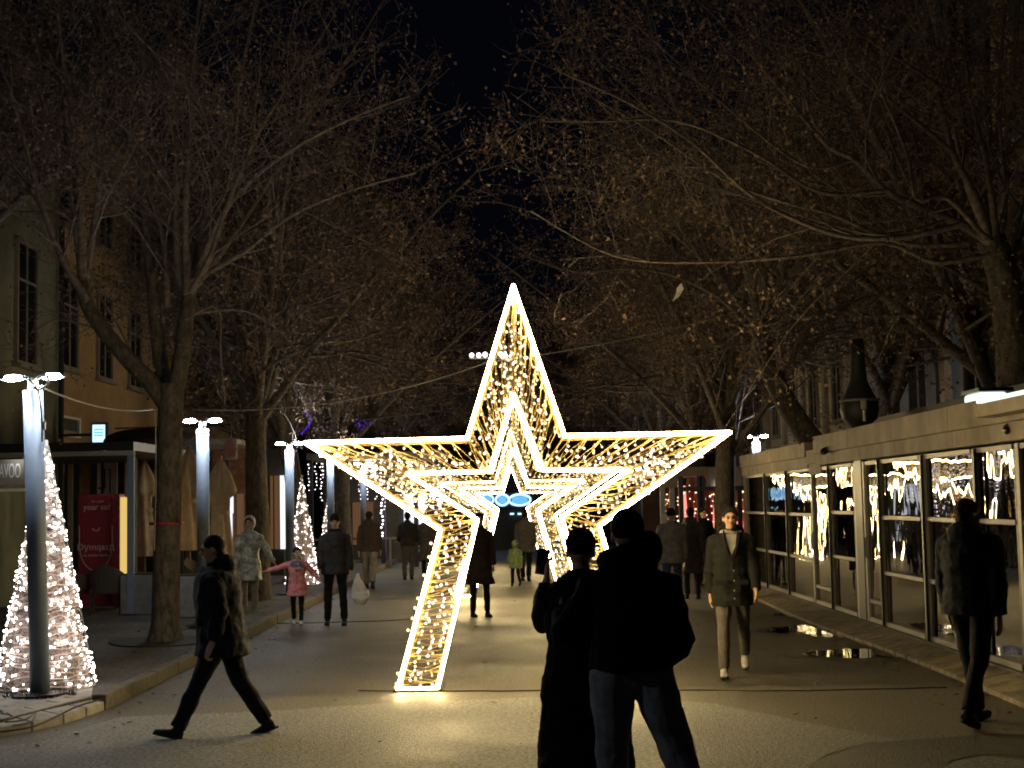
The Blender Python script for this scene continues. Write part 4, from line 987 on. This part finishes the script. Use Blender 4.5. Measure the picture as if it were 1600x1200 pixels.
generic(77, 'tall tree in front of the green house with a high crown', (-9.1, 23.6, SW), 13.5, .3, .95, 6.6)
row = [(g2, -5.0, 42.5, 1.3, 'left row tree just past the small light cone'), (g1, -5.3, 50, 2.2, 'left row tree above the bar terrace'), (g3, -5.0, 59, .5, 'left row tree beyond the bar terrace'),
       (g1, -5.2, 69, 4.0, 'farthest left row tree near the street end'), (g1, 5.2, 42, 3.3, 'right row tree behind the pink kiosk'), (g2, 5.0, 51, 4.4, 'right row tree beyond the pink kiosk'), (g3, 5.2, 61, 1.9, 'right row tree by the distant booth'),
       (g2, 5.1, 72, 2.6, 'farthest right row tree near the street end'), (g1, -1.5, 84, 1.2, 'tree closing the street left of centre'), (g3, 2.6, 82, 2.9, 'tree closing the street right of centre'), (g2, -8, 80, 5.1, 'dark tree in the left corner of the street end'), (g2, 8.5, 84, .4, 'dark tree in the right corner of the street end'),
       (g2, 8.2, 24.5, 1.0, 'tree behind the kiosk in front of the cream facade'), (g1, 8.4, 33, 4.0, 'tree behind the far kiosk end in front of the shuttered windows'),
       (g3, -8.3, 46, 4.6, 'tree standing close to the ochre house wall'), (g1, 8.4, 54, 5.5, 'tree standing close to the far cream building')]
for src, x, y, rz, lb in row: dup(src, (x, y, 0), rz, lb, (R.uniform(1.3, 1.45), R.uniform(1.25, 1.4), R.uniform(1.05, 1.2)))

# ------------------------------------------------------------------ people
clouds = bpy.data.textures.new('folds', 'CLOUDS'); clouds.noise_scale = .14; clouds.noise_depth = 2
def garment(m, name, material, parent, voxel, disp=.012, sm=3):
    o = m.build(name, material, parent, smooth=True)
    a = o.modifiers.new('remesh', 'REMESH'); a.mode = 'VOXEL'; a.voxel_size = voxel; a.use_smooth_shade = True
    s_ = o.modifiers.new('smooth', 'SMOOTH'); s_.iterations = sm; s_.factor = .6
    if disp:
        d = o.modifiers.new('folds', 'DISPLACE'); d.texture = clouds; d.strength = disp; d.mid_level = .5; d.texture_coords = 'LOCAL'
    return o
def ik(a, tgt, l1, l2, pole):
    a = Vector(a); tgt = Vector(tgt); v = tgt - a; L = min(v.length, (l1 + l2) * .995); v = v.normalized() * L; x = (l1 * l1 - l2 * l2 + L * L) / (2 * L); h = math.sqrt(max(0, l1 * l1 - x * x))
    pole = Vector(pole); n = (pole - v.normalized() * pole.dot(v.normalized())); n = n.normalized() if n.length > 1e-6 else Vector((0, 1, 0))
    return a + v.normalized() * x + n * h, a + v
def person(label, x, y, rz, H=1.75, legs=((.3, .1), (-.3, .25)), arms=((.25, .2), (-.2, .2)), hands=(None, None), top='black', bottom='charcoal', shoe='shoe', hair='hair', skin='skin', hem=.80, flare=1.0, bulk=1.0,
           hood=None, hat=None, puffer=False, lean=0.0, head_yaw=0.0, head_pitch=0.0, near=False, longhair=False, group=None, yoke=None, fur=None, legw=1.0, z=0.0, hoodoff=(0, 0), child=False, scarf=None, spread=0.0, shoe2=None, pole=(.5, .6, -.6)):
    """local frame: faces -Y, left hand is +X"""
    k = H / 1.75; vx = .008 if near else .012; t = thing('person', label, 'person', (x, y, z), rz, group); t.scale = (k, k, k)
    V = Vector; hs = 1.18 if child else 1.0
    Lr = Matrix.Rotation(lean, 3, 'X')     # lean>0 leans towards -Y ... sign handled by matrix
    hip0 = V((0, 0, .93))
    def tor(p): p = V(p); return hip0 + Lr @ (p - hip0)
    feet = []; LG = []
    for i, s in enumerate((1, -1)):
        a, kn = legs[i]; hp = V((s * .092, 0, .92)); o_ = (spread[i] if hasattr(spread, '__len__') else spread) * s
        K_ = hp + .43 * V((math.sin(o_), -math.sin(a), -math.cos(a))); A_ = K_ + .41 * V((math.sin(o_) * .8, -math.sin(a - kn), -math.cos(a - kn)))
        LG.append((hp, K_, A_, a - kn)); feet.append(A_.z - .085)
    dz = -min(feet); off = V((0, 0, dz))
    LG = [(a + off, b_ + off, c + off, f) for a, b_, c, f in LG]; hip0 = hip0 + off; 
    def T_(p): p = V(p) + off; return hip0 + Lr @ (p - hip0)
    bm_ = MB(); jk = MB(); tr_ = MB()
    for (hp, K_, A_, f) in LG:
        bm_.tube([hp, K_, A_], [.07, .045, .032], 10)
        tr_.tube([hp + V((0, 0, .04)), hp.lerp(K_, .5), K_, K_.lerp(A_, .35), A_ + V((0, 0, .01))], [(.098 * legw), .084 * legw, .066 * legw, .064 * legw, .058 * legw], 12)
    tr_.ball(hip0 + V((0, 0, .02)), (.165 * legw, .115, .13), 14, 10)
    # feet and shoes
    for i, (hp, K_, A_, f) in enumerate(LG):
        pit = max(-.5, min(.9, -f * .9)) if i is not None else 0
        lowest = abs(A_.z - .085) < .02
        pit = .0 if lowest and abs(f) < .2 else (f * .6)
        rot = Matrix.Rotation(-pit, 3, 'X')
        m = MB(); c = A_
        pts = [c + rot @ V((0, .055, -.045)), c + rot @ V((0, .0, -.045)), c + rot @ V((0, -.08, -.055)), c + rot @ V((0, -.15, -.06)), c + rot @ V((0, -.185, -.064))]
        m.tube(pts, [(.032, .034), (.042, .04), (.034, .044), (.026, .042), (.016, .03)], 12, ref=(0, 0, 1)); m.ball(c + V((0, 0, -.01)), (.043, .05, .05), 10, 8)
        garment(m, 'shoe', (shoe2 or shoe) if i else shoe, t, .009, 0, 1)
        m = MB(); ms = [c + rot @ V(v) for v in ((.0, .078, 0), (.036, .05, 0), (.034, -.06, 0), (.042, -.13, 0), (.02, -.19, 0), (-.02, -.19, 0), (-.042, -.13, 0), (-.034, -.06, 0), (-.036, .05, 0))]
        up = rot @ V((0, 0, -.068)); lo = rot @ V((0, 0, -.084)); n = len(ms)
        m.add([p + lo for p in ms] + [p + up for p in ms], [tuple(range(n))[::-1], tuple(range(n, 2 * n))] + [(j, (j + 1) % n, n + (j + 1) % n, n + j) for j in range(n)])
        m.build('sole', 'shoe' if shoe != 'shoe' else 'darkgrey', t)
    # torso
    tz = [(1.485, .075, .07), (1.46, .105, .08), (1.425, .150, .092), (1.36, .155, .108), (1.25, .158, .116), (1.12, .146, .110), (1.0, .150, .114), (.92, .163, .122)]
    bm_.tube([T_((0, 0, zz)) for zz, _, _ in tz], [(b_ * .85, a * .88) for _, a, b_ in tz], 14, ref=(0, -1, 0))
    zt = [q for q in tz if q[0] > hem]; zl = 1.49; rings = []
    zz = 1.485; 
    def prof(z_):
        for (za, ra, rb), (zb, rc, rd) in zip(tz, tz[1:]):
            if za >= z_ >= zb: f = (za - z_) / (za - zb); return ra + (rc - ra) * f, rb + (rd - rb) * f
        if z_ > 1.47: return .08, .07
        g_ = (.92 - z_); return .163 + g_ * .12 * flare, .122 + g_ * .12 * flare
    step = .03
    while zz > hem:
        a, b_ = prof(min(zz, 1.475)); a = a * bulk + .02; b_ = b_ * bulk + .025
        if puffer: q = 1 + .10 * abs(math.sin((zz - hem) * PI / .10)); a *= q; b_ *= q
        rings.append((zz, a, b_)); zz -= step
    rings.append((hem, rings[-1][1], rings[-1][2]))
    jk.tube([T_((0, 0, q[0])) if q[0] > .9 else T_((0, 0, .9)) - V((0, 0, .9 - q[0])) for q in rings], [(q[2], q[1]) for q in rings], 18, ref=(0, -1, 0))
    AR = []
    for i, s in enumerate((1, -1)):
        sh = T_((s * .160 * (.5 + .5 * bulk), 0, 1.385))
        if hands[i] is not None:
            El, Wr = ik(sh, V(hands[i]), .285, .255, pole if not pole else (s * pole[0], pole[1], pole[2]))
        else:
            a, e = arms[i]; out = .20
            El = sh + .285 * (Lr @ V((s * math.sin(out), -math.sin(a) * math.cos(out), -math.cos(a) * math.cos(out)))); Wr = El + .255 * V((s * .03, -math.sin(a + e), -math.cos(a + e)))
        AR.append((sh, El, Wr)); bm_.tube([sh, El, Wr], [.046, .036, .026], 10)
        B = .5 + .5 * bulk
        sl = [sh + V((-s * .05, 0, .022)), sh + V((s * .012, 0, -.012)), sh.lerp(El, .5), El, El.lerp(Wr, .5), Wr.lerp(El, .04)]
        rr_ = [.052 * B, .066 * B, .066 * B, .058 * B, .054 * B, .046 * B]
        if puffer: 
            sl2 = smoothpath(sl, 5); rr_ = [(.076 - .028 * j / (len(sl2) - 1)) * B * (1 + .10 * abs(math.sin(j * 1.1))) for j in range(len(sl2))]; sl = sl2
        jk.tube(sl, rr_, 12)
        # hand with five fingers
        d = (Wr - El).normalized(); side = V((s, 0, 0)); side = (side - d * side.dot(d)); side = side.normalized() if side.length > .1 else V((0, 0, 1)); nrm = d.cross(side).normalized()   # across the palm
        pc = Wr + d * .045
        bm_.tube([Wr - d * .02, Wr + d * .02, Wr + d * .06, Wr + d * .095], [(.019, .026), (.018, .036), (.016, .042), (.012, .038)], 10, ref=side)
        for j, ln in enumerate((.062, .072, .068, .052)):
            o_ = nrm * (-.030 + .020 * j); st = Wr + d * .085 + o_; b1 = st + d * ln * .45 - side * .006; b2 = b1 + (d * .8 - side * .5).normalized() * ln * .35; b3 = b2 + (d * .5 - side * .8).normalized() * ln * .3
            bm_.tube([st - d * .02, st, b1, b2, b3], [.0098, .0098, .0092, .0085, .007], 6)
        th = Wr + d * .035 - nrm * .034; bm_.tube([th - d * .01, th + d * .02 - nrm * .012 - side * .01, th + d * .045 - nrm * .016 - side * .02], [.012, .0105, .008], 6)
    # neck and head
    nk = T_((0, 0, 1.46)); hc = T_((0, -.015, 1.625)); HR = Matrix.Rotation(head_yaw, 3, 'Z') @ Matrix.Rotation(head_pitch, 3, 'X')
    bm_.tube([nk - V((0, 0, .04)), nk.lerp(hc, .55)], [.055, .052], 12)
    def Hd(v): return hc + HR @ (V(v) * hs)
    bm_.ball(Hd((0, .012, .018)), (.073 * hs, .092 * hs, .092 * hs), 16, 12, HR); bm_.ball(Hd((0, -.018, -.035)), (.056 * hs, .066 * hs, .078 * hs), 14, 10, HR); bm_.ball(Hd((0, -.05, -.088)), (.03 * hs, .026 * hs, .024 * hs), 10, 8, HR)
    bm_.tube([Hd((0, -.085, .012)), Hd((0, -.108, -.026)), Hd((0, -.088, -.036))], [.009 * hs, .0155 * hs, .011 * hs], 8)
    bm_.ball(Hd((0, -.082, .022)), (.048 * hs, .012 * hs, .010 * hs), 8, 6, HR)
    bm_.ball(Hd((.03, -.07, -.025)), (.02, .018, .02), 8, 6); bm_.ball(Hd((-.03, -.07, -.025)), (.02, .018, .02), 8, 6)
    for s in (1, -1): bm_.ball(Hd((s * .077, .008, -.008)), (.009, .02, .03), 8, 6, HR)
    garment(bm_, 'body', skin, t, vx, 0, 2)
    for s in (1, -1):
        MB().ball(Hd((s * .029, -.083, .004)), (.0125 * hs, .007, .0085 * hs), 8, 6, HR).build('eye', 'eye', t)
        MB().tube([Hd((s * .014, -.093, .022)), Hd((s * .032, -.093, .027)), Hd((s * .048, -.080, .02))], .0045, 5).build('eyebrow', hair, t)
    MB().tube([Hd((-.022, -.083, -.058)), Hd((0, -.089, -.057)), Hd((.022, -.083, -.058))], [.003, .006, .003], 6).build('mouth', 'lip', t)
    m = MB(); m.ball(Hd((0, .022, .036)), (.082 * hs, .096 * hs, .088 * hs), 16, 12, HR)
    if longhair: m.tube([Hd((0, .05, .05)), Hd((0, .07, -.05)), Hd((0, .07, -.16))], [.085, .09, .07], 12)
    else: m.ball(Hd((0, .062, -.03)), (.066 * hs, .045 * hs, .06 * hs), 12, 8, HR)
    if not hat: garment(m, 'hair', hair, t, .010, .006, 1)
    else:
        m = MB(); m.ball(Hd((0, .018, .046)), (.086 * hs, .104 * hs, .092 * hs), 16, 12, HR); m.tube([Hd((0, .012, .030)), Hd((0, .01, .058))], [(.104 * hs, .087 * hs)] * 2, 16, ref=HR @ V((0, 1, 0))); garment(m, 'hat', hat, t, .010, .004, 1)
    # collar / hood
    m = MB(); m.tube([T_((0, .0, 1.455)), T_((0, .005, 1.49)), T_((0, .0, 1.525))], [(.088, .100), (.076, .086), (.074, .082)], 16, ref=(0, -1, 0)); garment(m, 'collar', yoke or top, t, .011, .006, 1)
    if hood == 'down':
        ox, oz = hoodoff; m = MB(); m.ball(T_((ox, .095, 1.475 + oz)), (.135, .085, .10), 14, 10); m.ball(T_((ox * 1.4 + .07, .05, 1.49 + oz)), (.07, .08, .07), 10, 8); m.ball(T_((ox - .07, .05, 1.49 + oz * .5)), (.07, .08, .07), 10, 8)
        garment(m, 'hood', fur or top, t, .012, .03, 1)
    if hood == 'up':
        m = MB(); n = 16; vs_ = []; fs = []
        for j in range(9):
            ph = PI * (.28 + .72 * j / 8) 
            for q in range(n):
                a = 2 * PI * q / n; vs_.append(Hd((math.sin(ph) * .118 * math.cos(a), -math.cos(ph) * .0 + (.115 * -math.cos(ph)) + .012, math.sin(ph) * .135 * math.sin(a) + .012)))
        for j in range(8):
            for q in range(n): fs.append((j * n + q, j * n + (q + 1) % n, (j + 1) * n + (q + 1) % n, (j + 1) * n + q))
        m.add(vs_, fs); o = m.build('hood', top, t, smooth=True); s_ = o.modifiers.new('s', 'SOLIDIFY'); s_.thickness = .018; s_.offset = 1
    if scarf:
        m = MB(); m.tube([T_((.05 * math.cos(a) * 1.9, .085 * math.sin(a) - .0, 1.475 + .012 * math.sin(2 * a))) for a in [2 * PI * q / 16 for q in range(17)]], .028, 8); garment(m, 'scarf', scarf, t, .010, .01, 1)
    garment(jk, 'jacket' if hem > .6 else 'coat', top, t, vx + .001, .05 if not puffer else .03, 2)
    if yoke:
        m = MB(); m.tube([T_((0, 0, q)) for q in (1.475, 1.43, 1.36, 1.28, 1.22)], [(.105, .115), (.13, .17), (.155, .192), (.160, .196), (.158, .192)], 18, ref=(0, -1, 0)); garment(m, 'jacket_yoke', yoke, t, .012, .008, 2)
    garment(tr_, 'trousers', bottom, t, vx + .001, .03, 2)
    # front zip
    if near or yoke: MB().tube([T_((0, -(prof(q)[1] * bulk + .032), q)) for q in (1.4, 1.25, 1.1, .95)], .004, 5).build('zip', 'darkgrey', t)
    t['hand_l'] = 0; del t['hand_l']
    return t, AR, (k, T_)
def foot(px, py): return G(px, py)
# 1 dark walker at left, profile towards -X  (facing -X: local -Y -> -X means rz = -90deg)
g = foot(347, 1150)
person('dark navy hooded man striding left in front of the big tree', g.x, g.y, -PI / 2 + .1, 1.72, ((.44, .02), (-.34, .22)), ((-.1, .35), (-.2, .3)), top='navy', bottom='navy', hem=.74, bulk=1.5, hood='down', lean=.09, near=True, head_pitch=.12, legw=1.12)
# 2 person in silvery hooded jacket, facing camera
g = foot(390, 962)
t2, AR, _ = person('person in a silvery green hooded jacket holding the child by the hand', g.x, g.y, .15, 1.72, ((.08, .05), (-.12, .12)), hands=((.46, -.10, .88), None), arms=((0, 0), (.1, .3)), top='camo', bottom='tan', hem=.62, bulk=1.08, hood='up', head_yaw=-.2, hair='hair_brown', shoe='shoe_pale')
# 3 child
g = foot(465, 976)
person('small child in pink jacket with grey yoke holding two hands', g.x, g.y, .1, 1.22, ((.15, .05), (-.15, .3)), hands=((.50, -.05, 1.02), (-.80, -.02, 1.20)), top='pink', yoke='greyblue', bottom='black', hem=.66, bulk=1.14, flare=1.3, child=True, hair='hair_brown', shoe='shoe_pale', head_yaw=.35, hood=None, hat=None, longhair=False, legw=.9)
# 4 man with beanie and bag
g = foot(525, 977)
person('man in black beanie and dark jacket carrying a white plastic bag', g.x, g.y, .05, 1.74, ((.05, .02), (-.06, .05)), arms=((.05, .1), (.12, .2)), top='darkgrey', bottom='black', hem=.80, bulk=1.12, hat='black', scarf='black', spread=.06)
bx, by = g.x + .34, g.y - .02
m = MB()
m.tube([(bx + .01, by, .80), (bx + .0, by, .70), (bx + .03, by, .58), (bx + .06, by, .42), (bx + .05, by, .32)], [(.015, .02), (.05, .05), (.06, .12), (.065, .13), (.03, .06)], 12, ref=(0, 1, 0))
o = garment(m, 'plastic_bag', 'bag', None, .011, .05, 1); tag(o, 'white plastic bag hanging from the hand of the man in the beanie', 'bag')
# 5 far man walking away
g = foot(578, 919)
person('man in dark jacket and grey trousers walking away beside the small cone', g.x, g.y, PI, 1.76, ((.22, .05), (-.2, .35)), arms=((-.1, .2), (.15, .2)), top='brownjacket', bottom='khaki', hem=.84, bulk=1.2, hood='down', legw=1.15)
# 6
g = foot(638, 906)
person('person in short dark jacket and pale trousers walking away near the bar', g.x, g.y, PI, 1.70, ((.06, .05), (-.06, .1)), arms=((.15, .9), (.15, .9)), top='darkgrey', bottom='taupe', hem=.88, bulk=1.15)
g = foot(668, 905)
person('person in a long brown coat close behind the left leg of the star', g.x, g.y, PI, 1.68, ((.06, .05), (-.06, .1)), top='taupe', bottom='black', hem=.5)
# 7 dark woman
g = foot(751, 964)
person('woman in knee length dark coat standing just beyond the nearest star', g.x, g.y, .3, 1.72, ((.05, .02), (-.05, .05)), arms=((.05, .1), (.05, .1)), top='brownjacket', bottom='black', hem=.55, flare=1.7, bulk=.98, longhair=True, spread=.03, legw=.85)
# 8 child green + adult
g = foot(806, 916)
person('small child in green patterned jacket running under the second star', g.x, g.y, PI + .2, 1.02, ((.35, .2), (-.2, .6)), top='greencheck', bottom='black', hem=.72, bulk=1.25, hood='up', child=True)
g = foot(822, 908)
person('adult in grey brown coat walking away under the second star', g.x, g.y, PI - .1, 1.72, ((.2, .05), (-.2, .3)), top='taupe', bottom='black', hem=.72, bulk=1.1)
# 9 couple close to camera
d9 = 7.6; xm_ = (972 - 800) / (F / d9)
tm, _, (km, Tm) = person('tall man in black hooded jacket and charcoal trousers with an arm round the woman', xm_ + .01, d9, PI, 1.80, ((.10, .03), (-.05, .02)), hands=((.33, -.22, 1.24), (-.20, -.15, 1.0)), pole=(.30, .55, -.7), arms=((0, 0), (0, 0)), top='deepblack', bottom='charcoal', hem=.97, bulk=1.24, near=True, spread=(.02, .36), legw=1.18, hair='deepblack', hat='deepblack')
mh = MB(); mh.ball((-.10, .03, 1.555), (.075, .08, .10), 12, 10); mh.ball((0, .08, 1.49), (.15, .09, .10), 12, 10); mh.ball((.08, .05, 1.50), (.08, .08, .07), 10, 8)
garment(mh, 'hood', 'deepblack', tm, .012, .03, 1)
d10 = 8.05; xw = (893 - 800) / (F / d10)
tw, ARw, _ = person('woman in long black coat and knitted hat filming the star with a phone', xw + .03, d10, PI + .10, 1.70, ((.06, .02), (-.06, .04)), hands=((.16, -.30, 1.46), (.04, -.25, 1.15)), pole=(.12, .25, -1.0), top='deepblack', bottom='jeans', hem=.36, flare=.75, bulk=1.26, near=True, hair='deepblack', hat='deepblack', scarf='deepblack', spread=.04)
bpy.context.view_layer.update()
hw = tw.matrix_world @ ARw[0][2]
ph = thing('mobile_phone', 'mobile phone held up in the raised left hand of the woman', 'phone', hw + Vector((-.02, .09, .10)), .2)
ph.rotation_euler = (-.15, .18, .2)
MB().box((0, 0, 0), (.072, .009, .15)).build('case', 'black_frame', ph, bevel=.004); MB().box((0, -.0058, 0), (.064, .002, .14)).build('screen', 'dark_glass', ph)
# 10 pair behind
g = foot(1052, 952)
person('person in grey quilted jacket and dark jeans walking away right of the couple', g.x, g.y, PI + .1, 1.72, ((.12, .02), (-.12, .1)), arms=((.05, .2), (.0, .2)), top='greypuffer', bottom='jeans', hem=.80, bulk=1.15, puffer=True, hat='black')
g = foot(1082, 936)
person('person in long grey coat walking away in front of the pink kiosk', g.x, g.y, PI, 1.72, ((.1, .02), (-.1, .2)), top='taupe', bottom='darkgrey', hem=.5, bulk=1.1, hood='down')
g = foot(1122, 925)
person('shadowy dark clothed person behind the walking man by the pink kiosk', g.x, g.y + 2, .4, 1.68, ((.05, .02), (-.05, .05)), top='black', bottom='black', hem=.7)
# 11 man walking to camera
g = foot(1146, 1057)
twm, _, (kwm, Tw) = person('man in dark olive coat and grey trousers walking towards the camera', g.x + .02, g.y, -.12, 1.80, ((-.20, .62), (.26, .03)), arms=((.25, .35), (-.22, .15)), top='olive', bottom='taupe', hem=.74, bulk=1.04, flare=.6, legw=.95, near=True, puffer=True, hood='down', fur='black', scarf='shirt', hair='hair', shoe='shoe_pale', spread=.03, head_yaw=.05)
m = MB(); f_ = -.165
m.add([Tw((.055, f_ + .045, 1.47)), Tw((-.055, f_ + .045, 1.47)), Tw((-.04, f_ - .004, 1.36)), Tw((0, f_ - .012, 1.24)), Tw((.04, f_ - .004, 1.36))], [(0, 1, 2, 3, 4)])
o = m.build('shirt_front', 'shirt', twm); q_ = o.modifiers.new('s', 'SOLIDIFY'); q_.thickness = .02
for s_ in (1, -1):
    m = MB(); m.tube([Tw((s_ * .075, f_ + .06, 1.50)), Tw((s_ * .075, f_ + .005, 1.42)), Tw((s_ * .05, f_ - .02, 1.31)), Tw((s_ * .008, f_ - .022, 1.20))], [.018, .03, .026, .01], 8, flat=.45); m.build('lapel', 'black', twm, smooth=True)
    MB().box(Tw((s_ * .10, f_ - .018, .98)), (.12, .02, .05)).build('pocket_flap', 'black', twm, bevel=.006)
for z_ in (1.10, 1.0, .9, .82): MB().ball(Tw((.012, f_ - .028, z_)), (.009, .006, .009), 8, 6).build('button', 'frame', twm)
# 12 dark man at right
g = foot(1528, 1133)
person('dark clothed man in short padded jacket walking past the kiosk at the right', g.x, g.y, PI - .75, 1.84, ((.24, .02), (-.30, .25)), arms=((.1, .25), (-.2, .15)), top='navy', bottom='black', hem=.86, bulk=1.28, near=True, hood='down', lean=-.02, head_yaw=-.6, puffer=True, hair='hair_brown', skin='skin_dark')
